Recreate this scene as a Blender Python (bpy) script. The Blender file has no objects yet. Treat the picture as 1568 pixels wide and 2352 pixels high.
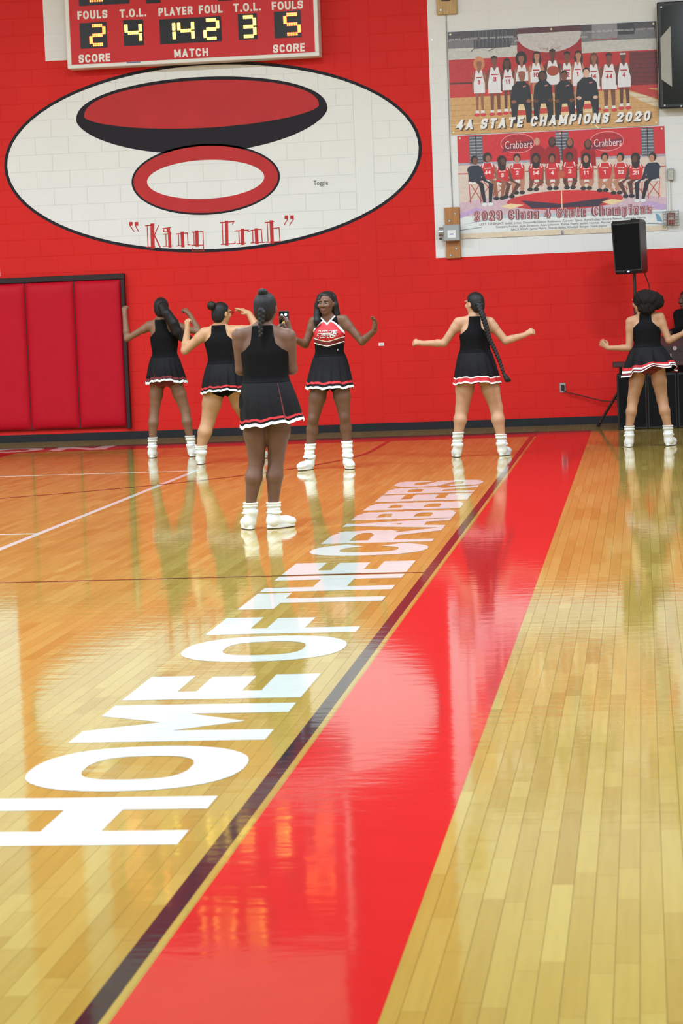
import bpy, math, random
import numpy as np
from mathutils import Vector, Matrix

SC = bpy.context.scene
COL = SC.collection
random.seed(7)
RNG = np.random.default_rng(7)

# ---------------------------------------------------------------- camera
WALL_Y = 28.4                      # front face of the end wall, metres from the camera
def set_camera():
    yaw, pitch, roll = (math.radians(a) for a in (7.307, -4.967, -2.237))
    f = Vector((-math.sin(yaw) * math.cos(pitch), math.cos(yaw) * math.cos(pitch), math.sin(pitch)))
    r0 = Vector((math.cos(yaw), math.sin(yaw), 0))
    u0 = r0.cross(f)
    r = math.cos(roll) * r0 + math.sin(roll) * u0
    u = -math.sin(roll) * r0 + math.cos(roll) * u0
    cd = bpy.data.cameras.new('camera')
    cd.sensor_fit = 'VERTICAL'
    cd.sensor_height = 22.3
    cd.sensor_width = 14.9
    cd.lens = 5500 / 2352 * 22.3
    cd.clip_start, cd.clip_end = 0.1, 200
    cd.dof.use_dof = True
    cd.dof.focus_distance = 19.0
    cd.dof.aperture_fstop = 6.3
    co = bpy.data.objects.new('camera', cd)
    COL.objects.link(co)
    m = Matrix((r, u, -f)).transposed().to_4x4()
    m.translation = Vector((0, 0, 1.53))
    co.matrix_world = m
    SC.camera = co
set_camera()

# ---------------------------------------------------------------- world, exposure
wd = bpy.data.worlds.new('gym_air')
SC.world = wd
wd.use_nodes = True
wd.node_tree.nodes['Background'].inputs[0].default_value = (0.9, 0.95, 1, 1)
wd.node_tree.nodes['Background'].inputs[1].default_value = 0.05
SC.view_settings.view_transform = 'Standard'
SC.view_settings.look = 'None'
SC.view_settings.gamma = 1
SC.view_settings.use_curve_mapping = False
SC.view_settings.exposure = 0.0
SC.cycles.max_bounces = 6
SC.cycles.diffuse_bounces = 3
SC.cycles.glossy_bounces = 3
SC.cycles.caustics_reflective = False
SC.cycles.adaptive_threshold = 0.02

# ceiling fixtures of the gym: rows of LED high bays (their lamps are made in the fixture builder)
LIGHT_X = (-16.0, -10.0, -4.0, 2.0)
LIGHT_Y = (0.5, 7.0, 13.5, 20.0)
LIGHT_Z = 6.75
LIGHT_W = 450.0

# ---------------------------------------------------------------- materials
MATS = {}
def new_mat(name):
    m = bpy.data.materials.new(name)
    m.use_nodes = True
    nt = m.node_tree
    return m, nt, nt.nodes['Principled BSDF']

def mat(name, color, rough=0.5, metal=0.0, var=0.06, scale=8.0, spec=0.5, emit=None, estr=0.0, bump=0.0, bscale=60.0, coat=0.0, stretch=None):
    if name in MATS:
        return MATS[name]
    m, nt, p = new_mat(name)
    tc = nt.nodes.new('ShaderNodeTexCoord')
    mp = nt.nodes.new('ShaderNodeMapping')
    if stretch:
        mp.inputs['Scale'].default_value = stretch
    nt.links.new(tc.outputs['Object'], mp.inputs[0])
    nz = nt.nodes.new('ShaderNodeTexNoise')
    nz.inputs['Scale'].default_value = scale
    nz.inputs['Detail'].default_value = 2
    nt.links.new(mp.outputs[0], nz.inputs['Vector'])
    mx = nt.nodes.new('ShaderNodeMix')
    mx.data_type = 'RGBA'
    lo = [max(0, c * (1 - var * 1.6)) for c in color[:3]] + [1]
    hi = [min(1, c * (1 + var * 1.6)) for c in color[:3]] + [1]
    mx.inputs[6].default_value = lo
    mx.inputs[7].default_value = hi
    nt.links.new(nz.outputs[0], mx.inputs[0])
    nt.links.new(mx.outputs[2], p.inputs['Base Color'])
    p.inputs['Roughness'].default_value = rough
    p.inputs['Metallic'].default_value = metal
    p.inputs['Specular IOR Level'].default_value = spec
    if coat:
        p.inputs['Coat Weight'].default_value = coat
        p.inputs['Coat Roughness'].default_value = 0.1
    if emit:
        p.inputs['Emission Color'].default_value = (*emit, 1)
        p.inputs['Emission Strength'].default_value = estr
        m.cycles.emission_sampling = 'NONE'
    if bump:
        nb = nt.nodes.new('ShaderNodeTexNoise')
        nb.inputs['Scale'].default_value = bscale
        nb.inputs['Detail'].default_value = 3
        nt.links.new(mp.outputs[0], nb.inputs['Vector'])
        b = nt.nodes.new('ShaderNodeBump')
        b.inputs['Strength'].default_value = 1.0
        b.inputs['Distance'].default_value = bump
        nt.links.new(nb.outputs[0], b.inputs['Height'])
        nt.links.new(b.outputs[0], p.inputs['Normal'])
    MATS[name] = m
    return m

def math_node(nt, op, a, b=None):
    n = nt.nodes.new('ShaderNodeMath')
    n.operation = op
    for i, v in enumerate((a, b)):
        if v is None:
            continue
        if isinstance(v, (int, float)):
            n.inputs[i].default_value = v
        else:
            nt.links.new(v, n.inputs[i])
    return n.outputs[0]

def gloss_floor(nt, p):
    """clear varnish over everything on the court: long shallow waves break up the mirror image"""
    g = nt.nodes.new('ShaderNodeNewGeometry')
    mp = nt.nodes.new('ShaderNodeMapping')
    mp.inputs['Scale'].default_value = (5.0, 11.0, 1.0)
    nt.links.new(g.outputs['Position'], mp.inputs[0])
    nz = nt.nodes.new('ShaderNodeTexNoise')
    nz.inputs['Scale'].default_value = 1.0
    nz.inputs['Detail'].default_value = 2.5
    nz.inputs['Roughness'].default_value = 0.55
    nt.links.new(mp.outputs[0], nz.inputs['Vector'])
    b = nt.nodes.new('ShaderNodeBump')
    b.inputs['Strength'].default_value = 1.0
    b.inputs['Distance'].default_value = 0.00055
    nt.links.new(nz.outputs[0], b.inputs['Height'])
    nt.links.new(b.outputs[0], p.inputs['Coat Normal'])
    p.inputs['Coat Weight'].default_value = 1.0
    p.inputs['Coat Roughness'].default_value = 0.06
    p.inputs['Coat IOR'].default_value = 1.62
    p.inputs['Specular IOR Level'].default_value = 0.0
    p.inputs['Roughness'].default_value = 0.6

def wood_floor():
    m, nt, p = new_mat('maple_boards')
    at = nt.nodes.new('ShaderNodeAttribute')
    at.attribute_name = 'tone'
    rp = nt.nodes.new('ShaderNodeValToRGB')
    e = rp.color_ramp.elements
    e[0].position, e[0].color = 0.0, (0.365, 0.230, 0.042, 1)
    e[1].position, e[1].color = 1.0, (0.480, 0.350, 0.088, 1)
    k = e.new(0.5); k.color = (0.425, 0.290, 0.063, 1)
    nt.links.new(at.outputs['Fac'], rp.inputs[0])
    g = nt.nodes.new('ShaderNodeNewGeometry')
    mp = nt.nodes.new('ShaderNodeMapping')
    mp.inputs['Scale'].default_value = (60, 2.5, 1)
    nt.links.new(g.outputs['Position'], mp.inputs[0])
    nz = nt.nodes.new('ShaderNodeTexNoise')
    nz.inputs['Scale'].default_value = 1.0
    nz.inputs['Detail'].default_value = 5
    nt.links.new(mp.outputs[0], nz.inputs['Vector'])
    mx = nt.nodes.new('ShaderNodeMix'); mx.data_type = 'RGBA'; mx.blend_type = 'MULTIPLY'
    mx.inputs[0].default_value = 0.22
    nt.links.new(rp.outputs[0], mx.inputs[6])
    nt.links.new(nz.outputs[0], mx.inputs[7])
    nt.links.new(mx.outputs[2], p.inputs['Base Color'])
    gloss_floor(nt, p)
    return m

def floor_paint(name, color):
    m, nt, p = new_mat(name)
    nz = nt.nodes.new('ShaderNodeTexNoise'); nz.inputs['Scale'].default_value = 7
    g = nt.nodes.new('ShaderNodeNewGeometry')
    nt.links.new(g.outputs['Position'], nz.inputs['Vector'])
    mx = nt.nodes.new('ShaderNodeMix'); mx.data_type = 'RGBA'
    mx.inputs[6].default_value = [c * 0.94 for c in color] + [1]
    mx.inputs[7].default_value = [min(1, c * 1.06) for c in color] + [1]
    nt.links.new(nz.outputs[0], mx.inputs[0])
    nt.links.new(mx.outputs[2], p.inputs['Base Color'])
    gloss_floor(nt, p)
    return m

RED_WALL = (0.620, 0.012, 0.009)
WHITE_WALL = (0.75, 0.755, 0.77)
def block_paint():
    """painted concrete block: red field with white painted fields, by place on the wall"""
    m, nt, p = new_mat('painted_block')
    g = nt.nodes.new('ShaderNodeNewGeometry')
    sx = nt.nodes.new('ShaderNodeSeparateXYZ')
    nt.links.new(g.outputs['Position'], sx.inputs[0])
    X, Y, Z = sx.outputs
    def band(x0, x1, z0, z1):
        a = math_node(nt, 'GREATER_THAN', X, x0)
        b = math_node(nt, 'LESS_THAN', X, x1)
        c = math_node(nt, 'GREATER_THAN', Z, z0)
        d = math_node(nt, 'LESS_THAN', Z, z1)
        return math_node(nt, 'MULTIPLY', math_node(nt, 'MULTIPLY', a, b), math_node(nt, 'MULTIPLY', c, d))
    w = band(-2.398, 40, 2.025, 20)
    w = math_node(nt, 'MAXIMUM', w, band(-40, -7.69, 2.025, 20))
    w = math_node(nt, 'MAXIMUM', w, band(-7.0, -3.8, 4.56, 20))
    ex = math_node(nt, 'DIVIDE', math_node(nt, 'ADD', X, 5.045), 2.50)
    ez = math_node(nt, 'DIVIDE', math_node(nt, 'SUBTRACT', Z, 3.328), 1.10)
    rr = math_node(nt, 'ADD', math_node(nt, 'MULTIPLY', ex, ex), math_node(nt, 'MULTIPLY', ez, ez))
    w = math_node(nt, 'MAXIMUM', w, math_node(nt, 'LESS_THAN', rr, 1.0))
    nz = nt.nodes.new('ShaderNodeTexNoise'); nz.inputs['Scale'].default_value = 2.2; nz.inputs['Detail'].default_value = 5
    nt.links.new(g.outputs['Position'], nz.inputs['Vector'])
    def two(c, v):
        mx = nt.nodes.new('ShaderNodeMix'); mx.data_type = 'RGBA'
        mx.inputs[6].default_value = [x * (1 - v) for x in c] + [1]
        mx.inputs[7].default_value = [min(1, x * (1 + v)) for x in c] + [1]
        nt.links.new(nz.outputs[0], mx.inputs[0])
        return mx.outputs[2]
    mx = nt.nodes.new('ShaderNodeMix'); mx.data_type = 'RGBA'
    nt.links.new(w, mx.inputs[0])
    nt.links.new(two(RED_WALL, 0.10), mx.inputs[6])
    nt.links.new(two(WHITE_WALL, 0.03), mx.inputs[7])
    nt.links.new(mx.outputs[2], p.inputs['Base Color'])
    p.inputs['Roughness'].default_value = 0.55
    p.inputs['Specular IOR Level'].default_value = 0.22
    nb = nt.nodes.new('ShaderNodeTexNoise'); nb.inputs['Scale'].default_value = 70; nb.inputs['Detail'].default_value = 4
    nt.links.new(g.outputs['Position'], nb.inputs['Vector'])
    b = nt.nodes.new('ShaderNodeBump'); b.inputs['Strength'].default_value = 0.5; b.inputs['Distance'].default_value = 0.0015
    nt.links.new(nb.outputs[0], b.inputs['Height'])
    nt.links.new(b.outputs[0], p.inputs['Normal'])
    return m

def print_mat():
    """ink on vinyl: colour comes from the printed shapes"""
    m, nt, p = new_mat('printed_vinyl')
    a = nt.nodes.new('ShaderNodeAttribute'); a.attribute_name = 'ink'
    nz = nt.nodes.new('ShaderNodeTexNoise'); nz.inputs['Scale'].default_value = 26; nz.inputs['Detail'].default_value = 4
    g = nt.nodes.new('ShaderNodeNewGeometry')
    nt.links.new(g.outputs['Position'], nz.inputs['Vector'])
    mx = nt.nodes.new('ShaderNodeMix'); mx.data_type = 'RGBA'; mx.blend_type = 'OVERLAY'
    mx.inputs[0].default_value = 0.30
    nt.links.new(a.outputs['Color'], mx.inputs[6])
    nt.links.new(nz.outputs[0], mx.inputs[7])
    nt.links.new(mx.outputs[2], p.inputs['Base Color'])
    p.inputs['Roughness'].default_value = 0.42
    return m

M_WOOD = wood_floor()
M_BLOCK = block_paint()
M_PRINT = print_mat()
M_FRED = floor_paint('floor_red_paint', (0.50, 0.018, 0.018))
M_FMAROON = floor_paint('floor_maroon_paint', (0.19, 0.012, 0.014))
M_FBLACK = floor_paint('floor_black_paint', (0.020, 0.015, 0.022))
M_FWHITE = floor_paint('floor_white_paint', (0.59, 0.625, 0.59))
M_FTHIN = floor_paint('floor_thin_line_paint', (0.10, 0.028, 0.020))
M_WHITE = mat('white_paint', (0.74, 0.74, 0.71), 0.45, var=0.02)
M_BLACK = mat('black_plastic', (0.009, 0.009, 0.010), 0.42, var=0.1)
M_GRILLE = mat('black_grille_cloth', (0.005, 0.005, 0.006), 0.8, var=0.2, scale=300, spec=0.12)
M_DARKGREY = mat('dark_rubber', (0.013, 0.013, 0.017), 0.6, spec=0.25, bump=0.0004)
M_STEEL = mat('grey_steel', (0.42, 0.43, 0.44), 0.35, metal=0.8)
M_GREYBOX = mat('grey_enamel', (0.33, 0.36, 0.38), 0.4)

# ---------------------------------------------------------------- mesh helpers
def tag(o, label=None, cat=None, group=None, kind=None):
    if label: o['label'] = label
    if cat: o['category'] = cat
    if group: o['group'] = group
    if kind: o['kind'] = kind
    return o

def empty(name, loc, label, cat, group=None, rotz=0.0):
    o = bpy.data.objects.new(name, None)
    o.empty_display_size = 0.1
    o.location = loc
    o.rotation_euler = (0, 0, rotz)
    COL.objects.link(o)
    return tag(o, label, cat, group)

def link_mesh(name, me, parent=None, loc=None):
    o = bpy.data.objects.new(name, me)
    COL.objects.link(o)
    if parent is not None:
        o.parent = parent
    if loc is not None:
        o.location = loc
    return o

def from_arrays(name, V, Q, material, parent=None, smooth=False, tri=False):
    me = bpy.data.meshes.new(name)
    V = np.asarray(V, np.float32); Q = np.asarray(Q, np.int32)
    n, k = Q.shape
    me.vertices.add(len(V)); me.vertices.foreach_set('co', V.ravel())
    me.loops.add(n * k); me.loops.foreach_set('vertex_index', Q.ravel())
    me.polygons.add(n)
    me.polygons.foreach_set('loop_start', np.arange(0, n * k, k, dtype=np.int32))
    me.polygons.foreach_set('loop_total', np.full(n, k, np.int32))
    me.update(calc_edges=True)
    me.polygons.foreach_set('use_smooth', np.full(n, bool(smooth)))
    me.materials.append(material)
    return link_mesh(name, me, parent)

class MB:
    def __init__(s): s.v, s.f, s.c = [], [], []
    def add(s, vs, fs, col=None):
        b = len(s.v)
        s.v += [tuple(map(float, q)) for q in vs]
        s.f += [tuple(b + i for i in q) for q in fs]
        s.c += [col] * len(fs)
        return s
    def box(s, x0, x1, y0, y1, z0, z1, ch=0.0):
        if ch <= 0:
            v = [(x, y, z) for z in (z0, z1) for y in (y0, y1) for x in (x0, x1)]
            return s.add(v, [(0, 2, 3, 1), (4, 5, 7, 6), (0, 1, 5, 4), (2, 6, 7, 3), (0, 4, 6, 2), (1, 3, 7, 5)])
        # chamfered box
        v, f = [], []
        X, Y, Z = (x0, x1), (y0, y1), (z0, z1)
        idx = {}
        for i in (0, 1):
            for j in (0, 1):
                for k in (0, 1):
                    sx, sy, sz = (1, -1)[i], (1, -1)[j], (1, -1)[k]
                    for ax, q in enumerate(((X[i], Y[j] + sy * ch, Z[k] + sz * ch), (X[i] + sx * ch, Y[j], Z[k] + sz * ch), (X[i] + sx * ch, Y[j] + sy * ch, Z[k]))):
                        idx[i, j, k, ax] = len(v); v.append(q)
        def quad(a, b, c, d): f.append((a, b, c, d))
        for i in (0, 1):
            t = [idx[i, 0, 0, 0], idx[i, 1, 0, 0], idx[i, 1, 1, 0], idx[i, 0, 1, 0]]; quad(*(t if i else t[::-1]))
            t = [idx[0, i, 0, 1], idx[0, i, 1, 1], idx[1, i, 1, 1], idx[1, i, 0, 1]]; quad(*(t if i else t[::-1]))
            t = [idx[0, 0, i, 2], idx[1, 0, i, 2], idx[1, 1, i, 2], idx[0, 1, i, 2]]; quad(*(t if i else t[::-1]))
        for a in (0, 1):
            for b in (0, 1):
                t = [idx[a, b, 0, 0], idx[a, b, 0, 1], idx[a, b, 1, 1], idx[a, b, 1, 0]]; quad(*(t if a == b else t[::-1]))
                t = [idx[a, 0, b, 0], idx[a, 1, b, 0], idx[a, 1, b, 2], idx[a, 0, b, 2]]; quad(*(t if a == b else t[::-1]))
                t = [idx[0, a, b, 1], idx[0, a, b, 2], idx[1, a, b, 2], idx[1, a, b, 1]]; quad(*(t if a == b else t[::-1]))
        for i in (0, 1):
            for j in (0, 1):
                for k in (0, 1):
                    t = (idx[i, j, k, 0], idx[i, j, k, 1], idx[i, j, k, 2])
                    f.append(t if (i + j + k) % 2 else t[::-1])
        return s.add(v, f)
    def tube(s, pts, r, n=10, caps=True):
        pts = [Vector(p) for p in pts]
        rs = r if isinstance(r, (list, tuple)) else [r] * len(pts)
        v, f = [], []
        prev = None
        for i, p in enumerate(pts):
            d = (pts[min(i + 1, len(pts) - 1)] - pts[max(i - 1, 0)]).normalized()
            if prev is None:
                a = d.orthogonal().normalized()
            else:
                a = (prev - d * prev.dot(d)).normalized()
            prev = a
            b = d.cross(a)
            for j in range(n):
                t = 2 * math.pi * j / n
                v.append(p + (a * math.cos(t) + b * math.sin(t)) * rs[i])
        for i in range(len(pts) - 1):
            for j in range(n):
                k = (j + 1) % n
                f.append((i * n + j, i * n + k, (i + 1) * n + k, (i + 1) * n + j))
        if caps:
            f.append(tuple(range(n))[::-1])
            f.append(tuple(range((len(pts) - 1) * n, len(pts) * n)))
        return s.add(v, f)
    def prism_y(s, poly, y0, y1, col=None, step=0.0):
        """polygon in (x, z), front at y0 (towards the camera), back at y1"""
        n = len(poly)
        ar = sum(poly[i][0] * poly[(i + 1) % n][1] - poly[(i + 1) % n][0] * poly[i][1] for i in range(n))
        if ar < 0: poly = poly[::-1]
        y0 -= step * (len(s.f) // 6 % 24)
        v = [(x, y0, z) for x, z in poly] + [(x, y1, z) for x, z in poly]
        f = [tuple(range(n)), tuple(range(2 * n - 1, n - 1, -1))]
        f += [(i + n, (i + 1) % n + n, (i + 1) % n, i) for i in range(n)]
        return s.add(v, f, col)
    def flat_y(s, poly, y, col=None, step=0.0):
        n = len(poly)
        ar = sum(poly[i][0] * poly[(i + 1) % n][1] - poly[(i + 1) % n][0] * poly[i][1] for i in range(n))
        if ar < 0: poly = poly[::-1]
        y -= step * (len(s.f) % 12)
        return s.add([(x, y, z) for x, z in poly], [tuple(range(n))], col)
    def build(s, name, material, parent=None, smooth=False, loc=None):
        me = bpy.data.meshes.new(name)
        me.from_pydata(s.v, [], s.f)
        me.materials.append(material)
        if smooth:
            me.polygons.foreach_set('use_smooth', np.full(len(s.f), True))
        if any(c is not None for c in s.c):
            a = me.attributes.new('ink', 'FLOAT_COLOR', 'CORNER')
            buf = []
            for fc, c in zip(s.f, s.c):
                buf += list((*(c or (1, 1, 1)), 1.0)) * len(fc)
            a.data.foreach_set('color', buf)
        me.update()
        return link_mesh(name, me, parent, loc)

def struct(o): o['kind'] = 'structure'; return o

# ---------------------------------------------------------------- block lettering: strokes in a unit box
def sup(a0, a1, n=22, e=2.5):
    out = []
    for i in range(n + 1):
        t = math.radians(a0 + (a1 - a0) * i / n)
        c, s_ = math.cos(t), math.sin(t)
        out.append((0.5 + 0.5 * math.copysign(abs(c) ** (2 / e), c), 0.5 + 0.5 * math.copysign(abs(s_) ** (2 / e), s_)))
    return out
S_PATH = [(1, .80), (.92, .95), (.7, 1), (.3, 1), (.08, .93), (0, .77), (.08, .6), (.35, .53), (.65, .47), (.92, .40), (1, .23), (.92, .07), (.7, 0), (.3, 0), (.08, .05), (0, .2)]
GLYPH = {
 'H': (1, [[(0, 0), (0, 1)], [(1, 0), (1, 1)], [(0, .5), (1, .5)]]),
 'O': (1.05, [sup(0, 360)]), '0': (.95, [sup(0, 360)]),
 'M': (1.2, [[(0, 0), (0, 1)], [(1, 0), (1, 1)], [(0.06, .98), (.5, .22)], [(.5, .22), (.94, .98)]]),
 'E': (.82, [[(1, 1), (0, 1), (0, 0), (1, 0)], [(0, .5), (.92, .5)]]),
 'F': (.8, [[(1, 1), (0, 1), (0, 0)], [(0, .5), (.9, .5)]]),
 'T': (.95, [[(0, 1), (1, 1)], [(.5, 1), (.5, 0)]]),
 'C': (1, [sup(38, 322)]),
 'R': (1.02, [[(0, 0), (0, 1)], [(0, 1), (.68, 1), (.93, .93), (1, .75), (.93, .56), (.65, .48), (0, .48)], [(.6, .48), (.98, 0)]]),
 'A': (1.08, [[(0.03, 0), (.5, 1)], [(.5, 1), (.97, 0)], [(.25, .28), (.75, .28)]]),
 'B': (1, [[(0, 0), (0, 1)], [(0, 1), (.65, 1), (.9, .94), (.95, .77), (.88, .58), (.6, .52), (0, .52)], [(.6, .52), (.93, .45), (1, .26), (.93, .06), (.65, 0), (0, 0)]]),
 'S': (.95, [S_PATH]), 'L': (.78, [[(0, 1), (0, 0), (1, 0)]]),
 'U': (1, [[(0, 1), (0, .25), (.1, .06), (.3, 0), (.7, 0), (.9, .06), (1, .25), (1, 1)]]),
 'P': (.95, [[(0, 0), (0, 1)], [(0, 1), (.68, 1), (.93, .93), (1, .73), (.93, .53), (.65, .45), (0, .45)]]),
 'Y': (1, [[(0, 1), (.5, .45), (1, 1)], [(.5, .45), (.5, 0)]]),
 'I': (.12, [[(.5, 0), (.5, 1)]]), 'N': (1, [[(0, 0), (0, 1)], [(0.05, 1), (.95, 0)], [(1, 0), (1, 1)]]),
 '.': (.06, [[(.5, 0), (.5, .02)]]), ' ': (.42, []), '1': (.3, [[(0, .8), (.5, 1), (.5, 0)]]),
 '2': (.95, [[(0, .76), (.08, .94), (.3, 1), (.7, 1), (.92, .94), (1, .76), (.92, .58), (0, 0), (1, 0)]]),
 '3': (.95, [[(0, .82), (.1, .95), (.3, 1), (.7, 1), (.93, .94), (1, .77), (.93, .58), (.7, .52), (.35, .52)], [(.7, .52), (.95, .45), (1, .25), (.93, .06), (.7, 0), (.3, 0), (.08, .06), (0, .2)]]),
 '4': (1, [[(.74, 0), (.74, 1), (0, .28), (1, .28)]]),
 'l': (.1, [[(.5, 0), (.5, 1)]]), 'a': (.8, [[(.05, .65), (.9, .65), (1, .58), (1, 0)], [(1, .36), (.1, .36), (0, .28), (0, .08), (.1, 0), (1, 0)]]),
 's': (.8, [[(1, .65), (.1, .65), (0, .58), (0, .40), (.1, .33), (.9, .33), (1, .26), (1, .08), (.9, 0), (0, 0)]]),
 't': (.6, [[(.35, .95), (.35, .1), (.5, 0), (.95, 0)], [(0, .65), (.9, .65)]]),
 'e': (.8, [[(0, .33), (1, .33), (1, .57), (.9, .65), (.1, .65), (0, .57), (0, .08), (.1, 0), (1, 0)]]),
 'h': (.8, [[(0, 0), (0, 1)], [(0, .65), (.9, .65), (1, .57), (1, 0)]]),
 'm': (1.25, [[(0, 0), (0, .65), (.92, .65), (1, .58), (1, 0)], [(.5, .65), (.5, 0)]]),
 'p': (.8, [[(0, -.28), (0, .65), (.9, .65), (1, .57), (1, .08), (.9, 0), (0, 0)]]),
 'i': (.1, [[(.5, 0), (.5, .62)], [(.5, .93), (.5, .97)]]),
 'o': (.8, [[(.5, 0), (.9, 0), (1, .08), (1, .57), (.9, .65), (.1, .65), (0, .57), (0, .08), (.1, 0), (.5, 0)]]),
 'n': (.8, [[(0, 0), (0, .65), (.9, .65), (1, .57), (1, 0)]]),
}
def stroke_polys(path, t):
    """thick polyline as convex pieces"""
    out = []
    n = len(path)
    closed = n > 3 and abs(path[0][0] - path[-1][0]) + abs(path[0][1] - path[-1][1]) < 1e-6
    P = [Vector((a, b)) for a, b in path]
    for i in range(n - 1):
        a, b = P[i], P[i + 1]
        if (b - a).length < 1e-7: continue
        d = (b - a).normalized(); q = Vector((-d.y, d.x)) * t / 2
        if abs(d.x) > 0.12 and abs(d.y) > 0.35 and (b - a).length > 1.5 * t:
            hw = t / 2 / abs(d.y)
            lo_, hi_ = (a, b) if a.y < b.y else (b, a)
            sl_ = (hi_.x - lo_.x) / (hi_.y - lo_.y)
            e = t / 2
            out.append([(lo_.x - sl_ * e - hw, lo_.y - e), (lo_.x - sl_ * e + hw, lo_.y - e), (hi_.x + sl_ * e + hw, hi_.y + e), (hi_.x + sl_ * e - hw, hi_.y + e)])
            continue
        def ext(j, other):
            if (j == 0 or j == n - 1) and not closed: return t / 2
            pa, pb, pc = P[j - 1] if j > 0 else P[-2], P[j], P[j + 1] if j < n - 1 else P[1]
            turn = (pb - pa).angle(pc - pb, 0)
            return t / 2 if turn > 0.87 else -1
        e0, e1 = ext(i, 1), ext(i + 1, 0)
        a2 = a - d * e0 if e0 > 0 else a
        b2 = b + d * e1 if e1 > 0 else b
        out.append([tuple(a2 - q), tuple(b2 - q), tuple(b2 + q), tuple(a2 + q)])
        for e, c in ((e0, a),):
            if e < 0:
                out.append([(c.x + t / 2 * math.cos(k * math.pi / 5), c.y + t / 2 * math.sin(k * math.pi / 5)) for k in range(10)])
    return out

def glyph_polys(ch, x0, z0, w, h, t, shear=0.0):
    out = []
    iw, ih = max(w - t, 1e-4), h - t
    for path in GLYPH[ch][1]:
        pts = [(x0 + t / 2 + u * iw if GLYPH[ch][0] > 0.15 else x0 + w / 2, z0 + t / 2 + v * ih) for u, v in path]
        for p in stroke_polys(pts, t):
            out.append([(x + shear * (z - z0), z) for x, z in p])
    return out

def line_polys(text, x0, x1, z0, h, t, gap, shear=0.0):
    """one line of block letters filled into x0..x1: list of (character, convex pieces)"""
    nat = sum(GLYPH[c][0] for c in text)
    tot = x1 - x0 - shear * h
    thin = sum(1 for c in text if GLYPH[c][0] < 0.15)
    k = (tot - gap * (len(text) - 1) - thin * t) / (nat - sum(GLYPH[c][0] for c in text if GLYPH[c][0] < 0.15))
    out, x = [], x0
    for c in text:
        w = t if GLYPH[c][0] < 0.15 else GLYPH[c][0] * k
        if c != ' ':
            out.append((c, glyph_polys(c, x, z0, w, h, t, shear)))
        x += w + gap
    return out

def font_mesh(name, text, x0, x1, z0, z1, y, material, parent=None, col=None):
    """a line in the built-in typeface, fitted into a box on a wall (x right, z up)"""
    cu = bpy.data.curves.new(name, 'FONT')
    cu.body = text
    cu.resolution_u = 2
    o = bpy.data.objects.new(name, cu)
    COL.objects.link(o)
    dg = bpy.context.evaluated_depsgraph_get()
    me = bpy.data.meshes.new_from_object(o.evaluated_get(dg))
    bpy.data.objects.remove(o); bpy.data.curves.remove(cu)
    n = len(me.vertices)
    co = np.zeros(n * 3, np.float32); me.vertices.foreach_get('co', co); co = co.reshape(-1, 3)
    lo, hi = co.min(0), co.max(0)
    out = np.zeros_like(co)
    out[:, 0] = x0 + (co[:, 0] - lo[0]) / (hi[0] - lo[0]) * (x1 - x0)
    out[:, 2] = z0 + (co[:, 1] - lo[1]) / (hi[1] - lo[1]) * (z1 - z0)
    out[:, 1] = y
    me.vertices.foreach_set('co', out.ravel())
    me.materials.clear(); me.materials.append(material)
    if col is not None:
        a = me.attributes.new('ink', 'FLOAT_COLOR', 'CORNER')
        a.data.foreach_set('color', [*col, 1.0] * len(me.loops))
    me.name = name
    me.update()
    return link_mesh(name, me, parent)

# ================================================================ THE ROOM
RX0, RX1, RY0, RZ1 = -19.5, 4.8, -4.0, 8.4
M_CEIL = mat('ceiling_white', (0.62, 0.62, 0.60), 0.8)
M_SIDE = mat('side_wall_paint', (0.60, 0.58, 0.55), 0.6)

fl = MB().box(RX0, RX1, RY0, WALL_Y, -0.2, -0.004).build('floor', mat('floor_underlay', (0.16, 0.085, 0.03), 0.6))
struct(fl)
struct(MB().box(RX0, RX1, RY0, WALL_Y + 0.3, RZ1, RZ1 + 0.2).build('ceiling', M_CEIL))
struct(MB().box(RX0 - 0.3, RX0, RY0, WALL_Y + 0.3, -0.2, RZ1).build('wall_left', M_SIDE))
struct(MB().box(RX1, RX1 + 0.3, RY0, WALL_Y + 0.3, -0.2, RZ1).build('wall_right', M_SIDE))
struct(MB().box(RX0, RX1, RY0 - 0.3, RY0, -0.2, RZ1).build('wall_front', M_SIDE))
wb = struct(MB().box(RX0, RX1, WALL_Y + 0.0018, WALL_Y + 0.3, -0.2, RZ1).build('wall_back', M_BLOCK))

# ---- concrete blocks of the end wall: 16 x 8 inch running bond, split by a smooth vertical strip
BW, BH, JOINT = 0.4064, 0.2032, 0.005
STRIP = (-3.315, -3.095)
def block_rects():
    out = []
    for r in range(int(RZ1 / BH)):
        z0 = r * BH
        for side, (xa, xb) in enumerate(((-9.6, STRIP[0]), (STRIP[1], 3.4))):
            if side == 0:
                x = xb; step = -1
            else:
                x = xa; step = 1
            half = (r % 2 == 1)
            while (x > xa + 0.02) if step < 0 else (x < xb - 0.02):
                wd_ = BW / 2 if half else BW
                half = False
                x2 = x + step * wd_
                out.append((min(x, x2), max(x, x2), z0, z0 + BH))
                x = x2
    return out
RECTS = block_rects()
def block_mesh(wd_):
    b = MB()
    j, c = JOINT / 2, 0.0025
    x0, x1, z0, z1 = j, wd_ - j, j, BH - j
    v = [(x0, .0018, z0), (x1, .0018, z0), (x1, .0018, z1), (x0, .0018, z1), (x0 + c, 0, z0 + c), (x1 - c, 0, z0 + c), (x1 - c, 0, z1 - c), (x0 + c, 0, z1 - c)]
    f = [(4, 5, 6, 7), (0, 1, 5, 4), (1, 2, 6, 5), (2, 3, 7, 6), (3, 0, 4, 7)]
    return v, f
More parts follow.
